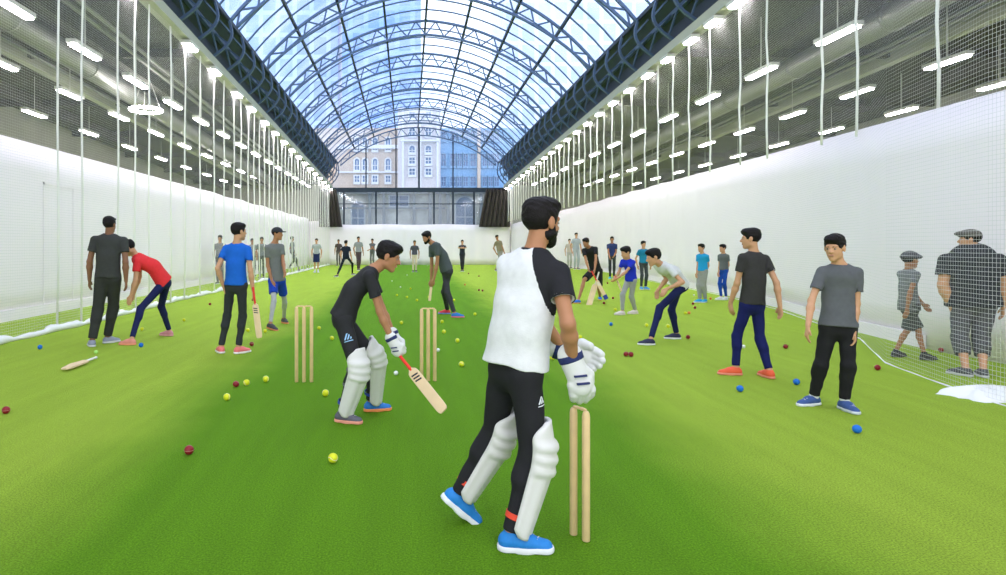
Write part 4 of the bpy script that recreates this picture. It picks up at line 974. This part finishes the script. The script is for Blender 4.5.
far('figure in black with folded arms at the centre of the far end', 462.3, 271.5, 239.5, 185, shirt=(.03, .035, .05), sname='ink2', pants=(.03, .03, .04), pname='ink2', hands_=((459.5, 248, -.5), (465, 248, -.5)), step=.8, skin='tan')
far('figure in khaki leaning at the far end left of the foreground man', 499.5, 270.5, 234.5, 150, lean=-2.5, lx=((496, 271), (500, 270.5)), shirt=(.26, .22, .14), sname='khaki', pants=(.30, .29, .24), pname='khaki', skin='brown', hair=1.3)
far('blurred figure in grey standing behind the left net beside the blue shirt', 220, 284, 234.5, 175, shirt=(.22, .22, .24), sname='grey5', pants=(.16, .14, .15), pname='grey5', skin='brown')
far('figure in pale grey shirt behind the left net, right of the blue shirt', 252.3, 276.5, 238, 150, shirt=(.30, .31, .31), sname='grey6', pants=(.13, .13, .13), pname='grey6', skin='brown')
far('figure in grey with dark trousers behind the left net beside the boy in the cap', 261.7, 278.5, 236.5, 170, shirt=(.18, .20, .20), sname='grey7', pants=(.08, .09, .09), pname='grey7', skin='brown')
far('figure in grey walking away behind the left net right of the cap', 292.2, 270.5, 236, 100, lx=((289, 269), (298.5, 271)), shirt=(.24, .25, .27), sname='grey8', pants=(.05, .05, .06), pname='dark8', skin='brown', fyaw=(90, 90))

# ------------------------------------------------------------------ things lying on the turf
g0 = G(96.5, 360); g1 = G(64, 372)
bat('pale bat lying flat on the turf near the left edge', g0+V3(0, 0, .035), g1+V3(0, 0, .035), V3(0, 0, 1), grip=(.80, .78, .72), stick=None)
BC = dict(y=((.72, .74, .02), 'yellow'), r=((.25, .012, .02), 'dark red'), b=((.01, .16, .62), 'blue'), o=((.80, .25, .06), 'orange'), w=((.85, .88, .85), 'white'), l=((.45, .80, .20), 'lime'))
balls = [
 (6, 410, 'r', 'at the far left edge of the turf'), (189, 450, 'r', 'alone on the near left turf'), (333, 458, 'y', 'nearest of all, in front of the batsman'),
 (227, 397, 'y', 'front ball of the group near the left wicket'), (236, 384, 'r', 'in the group near the left wicket'), (246.5, 382.5, 'y', 'beside the dark red one left of the left wicket'),
 (266, 379, 'y', 'just left of the foot of the left wicket'), (325.5, 393, 'y', 'between the left wicket and the batsman\'s heel'), (251.7, 344, 'r', 'right of the shoes of the boy in blue'),
 (210, 304, 'r', 'left of the boy in blue, beside the net'), (40, 347, 'b', 'near the left net hem'), (141, 345, 'b', 'at the toe of the boy in red'),
 (96, 352, 'l', 'small, above the bat lying on the turf'), (142, 329, 'y', 'between the feet of the boy in red'), (184, 320, 'y', 'right of the boy in red, under the left net'),
 (319, 328, 'y', 'right of the top of the left wicket'), (332, 338, 'y', 'behind the batsman\'s knees'), (248, 330, 'y', 'between the boy in blue and his bat'),
 (265, 331, 'y', 'just right of the bat of the boy in blue'), (385, 319, 'y', 'under the arm of the batsman'), (401.5, 322.5, 'y', 'between the batsman and the middle wicket'),
 (442, 321.5, 'y', 'just below the shoes of the bowler'), (444, 331.5, 'y', 'nearest right of the middle wicket top'), (457.5, 340.5, 'y', 'further right of the middle wicket'),
 (383, 368, 'y', 'behind the batsman\'s front pad'), (461.5, 364, 'y', 'midway between middle wicket and foreground man'), (438, 350, 'w', 'small, just right of the middle wicket'),
 (396, 373, 'w', 'small, under the batsman\'s gloves'), (417, 300, 'y', 'above the middle wicket'), (397, 295, 'y', 'first of the far row beyond the batsman\'s face'),
 (407, 297, 'y', 'second of the far row beyond the batsman\'s face'), (429, 297, 'y', 'at the bowler\'s lowered bat'), (410.5, 288.6, 'y', 'far off above the yellow row'),
 (400.5, 287, 'w', 'far off beyond the batsman\'s face'), (407, 275, 'w', 'very far off in line with the batsman\'s face'), (465, 284.6, 'o', 'far off right of the bowler'),
 (479, 276, 'r', 'furthest of the red ones right of the bowler'), (479, 290, 'r', 'left of the far pair by the foreground man\'s shirt'), (482.5, 290.5, 'r', 'right of the far pair by the foreground man\'s shirt'),
 (468.6, 273.5, 'r', 'at the feet of the far figure in black'), (475, 314, 'y', 'right of the bowler\'s shoes'), (427.5, 265.5, 'w', 'by the foot of the far curtain'),
 (580, 337, 'y', 'right of the foreground man\'s elbow'), (615.4, 309.5, 'y', 'at the shoes of the small boy in royal blue'), (611, 324, 'b', 'in the open right of the foreground man'),
 (646.5, 325, 'y', 'left of the bending boy in white'), (668, 326, 'y', 'between the legs of the bending boy in white'), (613, 298, 'r', 'right of the crossed bats'),
 (604, 303, 'r', 'under the navy toe of the bat'), (607.5, 283, 'r', 'behind the batsman in black shorts'), (549, 350, 'y', 'upper of the two by the foreground man\'s hip'),
 (552, 357.5, 'y', 'lower of the two by the foreground man\'s hip'), (626, 354, 'r', 'left of the touching red pair'), (631, 354.3, 'r', 'right of the touching red pair'),
 (688, 337, 'r', 'at the heel of the bending boy in white'), (693, 303.6, 'r', 'behind the bending boy, upper one'), (695, 307.5, 'r', 'behind the bending boy, lower one'),
 (685.5, 313, 'y', 'behind the hip of the bending boy'), (689, 312.8, 'o', 'touching the yellow one behind the bending boy'), (694, 295, 'w', 'left of the turquoise shirt boy\'s shoes'),
 (710.5, 298.5, 'o', 'right of the turquoise shirt boy\'s shoes'), (743.5, 346.5, 'w', 'between the legs of the boy in navy leggings'), (785.6, 346.5, 'r', 'between the two big boys on the right'),
 (740, 388.5, 'b', 'in front of the boy with orange shoes'), (796.5, 381.8, 'b', 'left of the legs of the boy in black trousers'), (857, 429, 'b', 'nearest blue, in front of the navy shoes'),
 (877.5, 367.5, 'r', 'right of the boy in black trousers'), (941, 350, 'r', 'behind the right net between the child and the man'), (551, 338, 'y', 'beside the foreground man\'s forearm'),
 (454, 300, 'y', 'behind the legs of the bowler'), (392, 281, 'w', 'far off left of the pale row')]
def ballmesh(r):
    m = MB(); rows = []
    for i in range(13):
        th = math.pi*i/12; rows.append([(r*math.sin(th)*math.cos(2*math.pi*j/20), r*math.sin(th)*math.sin(2*math.pi*j/20), r*math.cos(th)) for j in range(21)])
    m.grid(rows[::-1]); return m
BM = {}
for px, py, c, where in balls:
    col, nm = BC[c]
    R_ = .034 if c != 'l' else .026
    if c == 'w': R_ = .026
    Y = YG(py+R_*FPX/max(YG(py+4), 3)); Y = YG(py+R_*FPX/Y)
    loc = np.array([(px-VX)*Y/FPX, Y, R_])
    k = c
    if k not in BM: BM[k] = ballmesh(R_).build('ball', mat('ball_'+nm.replace(' ', '_'), col, rough=.5 if c != 'r' else .35, noise=.06, nscale=60), smooth=True); o = BM[k]; first = True
    else: o = BM[k].copy(); C.objects.link(o); first = False
    o.location = tuple(loc); o.rotation_euler = (px % 3, py % 2, 0)
    tag(o, f'{nm} ball {where}', 'ball', 'practice balls scattered on the turf')
    if c in 'ry' and Y < 14:
        key = c+'seam'
        if key not in BM:
            pts = [(R_*1.0*math.cos(a*math.pi/12), R_*math.sin(a*math.pi/12), (.35*R_*math.sin(a*math.pi/6)) if c == 'y' else 0) for a in range(25)]
            pts = [tuple(np.array(p)/np.linalg.norm(p)*R_*.985) for p in pts]
            BM[key] = MB().tube(pts, R_*.05, 6).build('seam', mat('seam_white' if c == 'y' else 'seam_cream', (.85, .85, .7) if c == 'y' else (.5, .3, .22)), o, True)
        else: q = BM[key].copy(); C.objects.link(q); q.parent = o
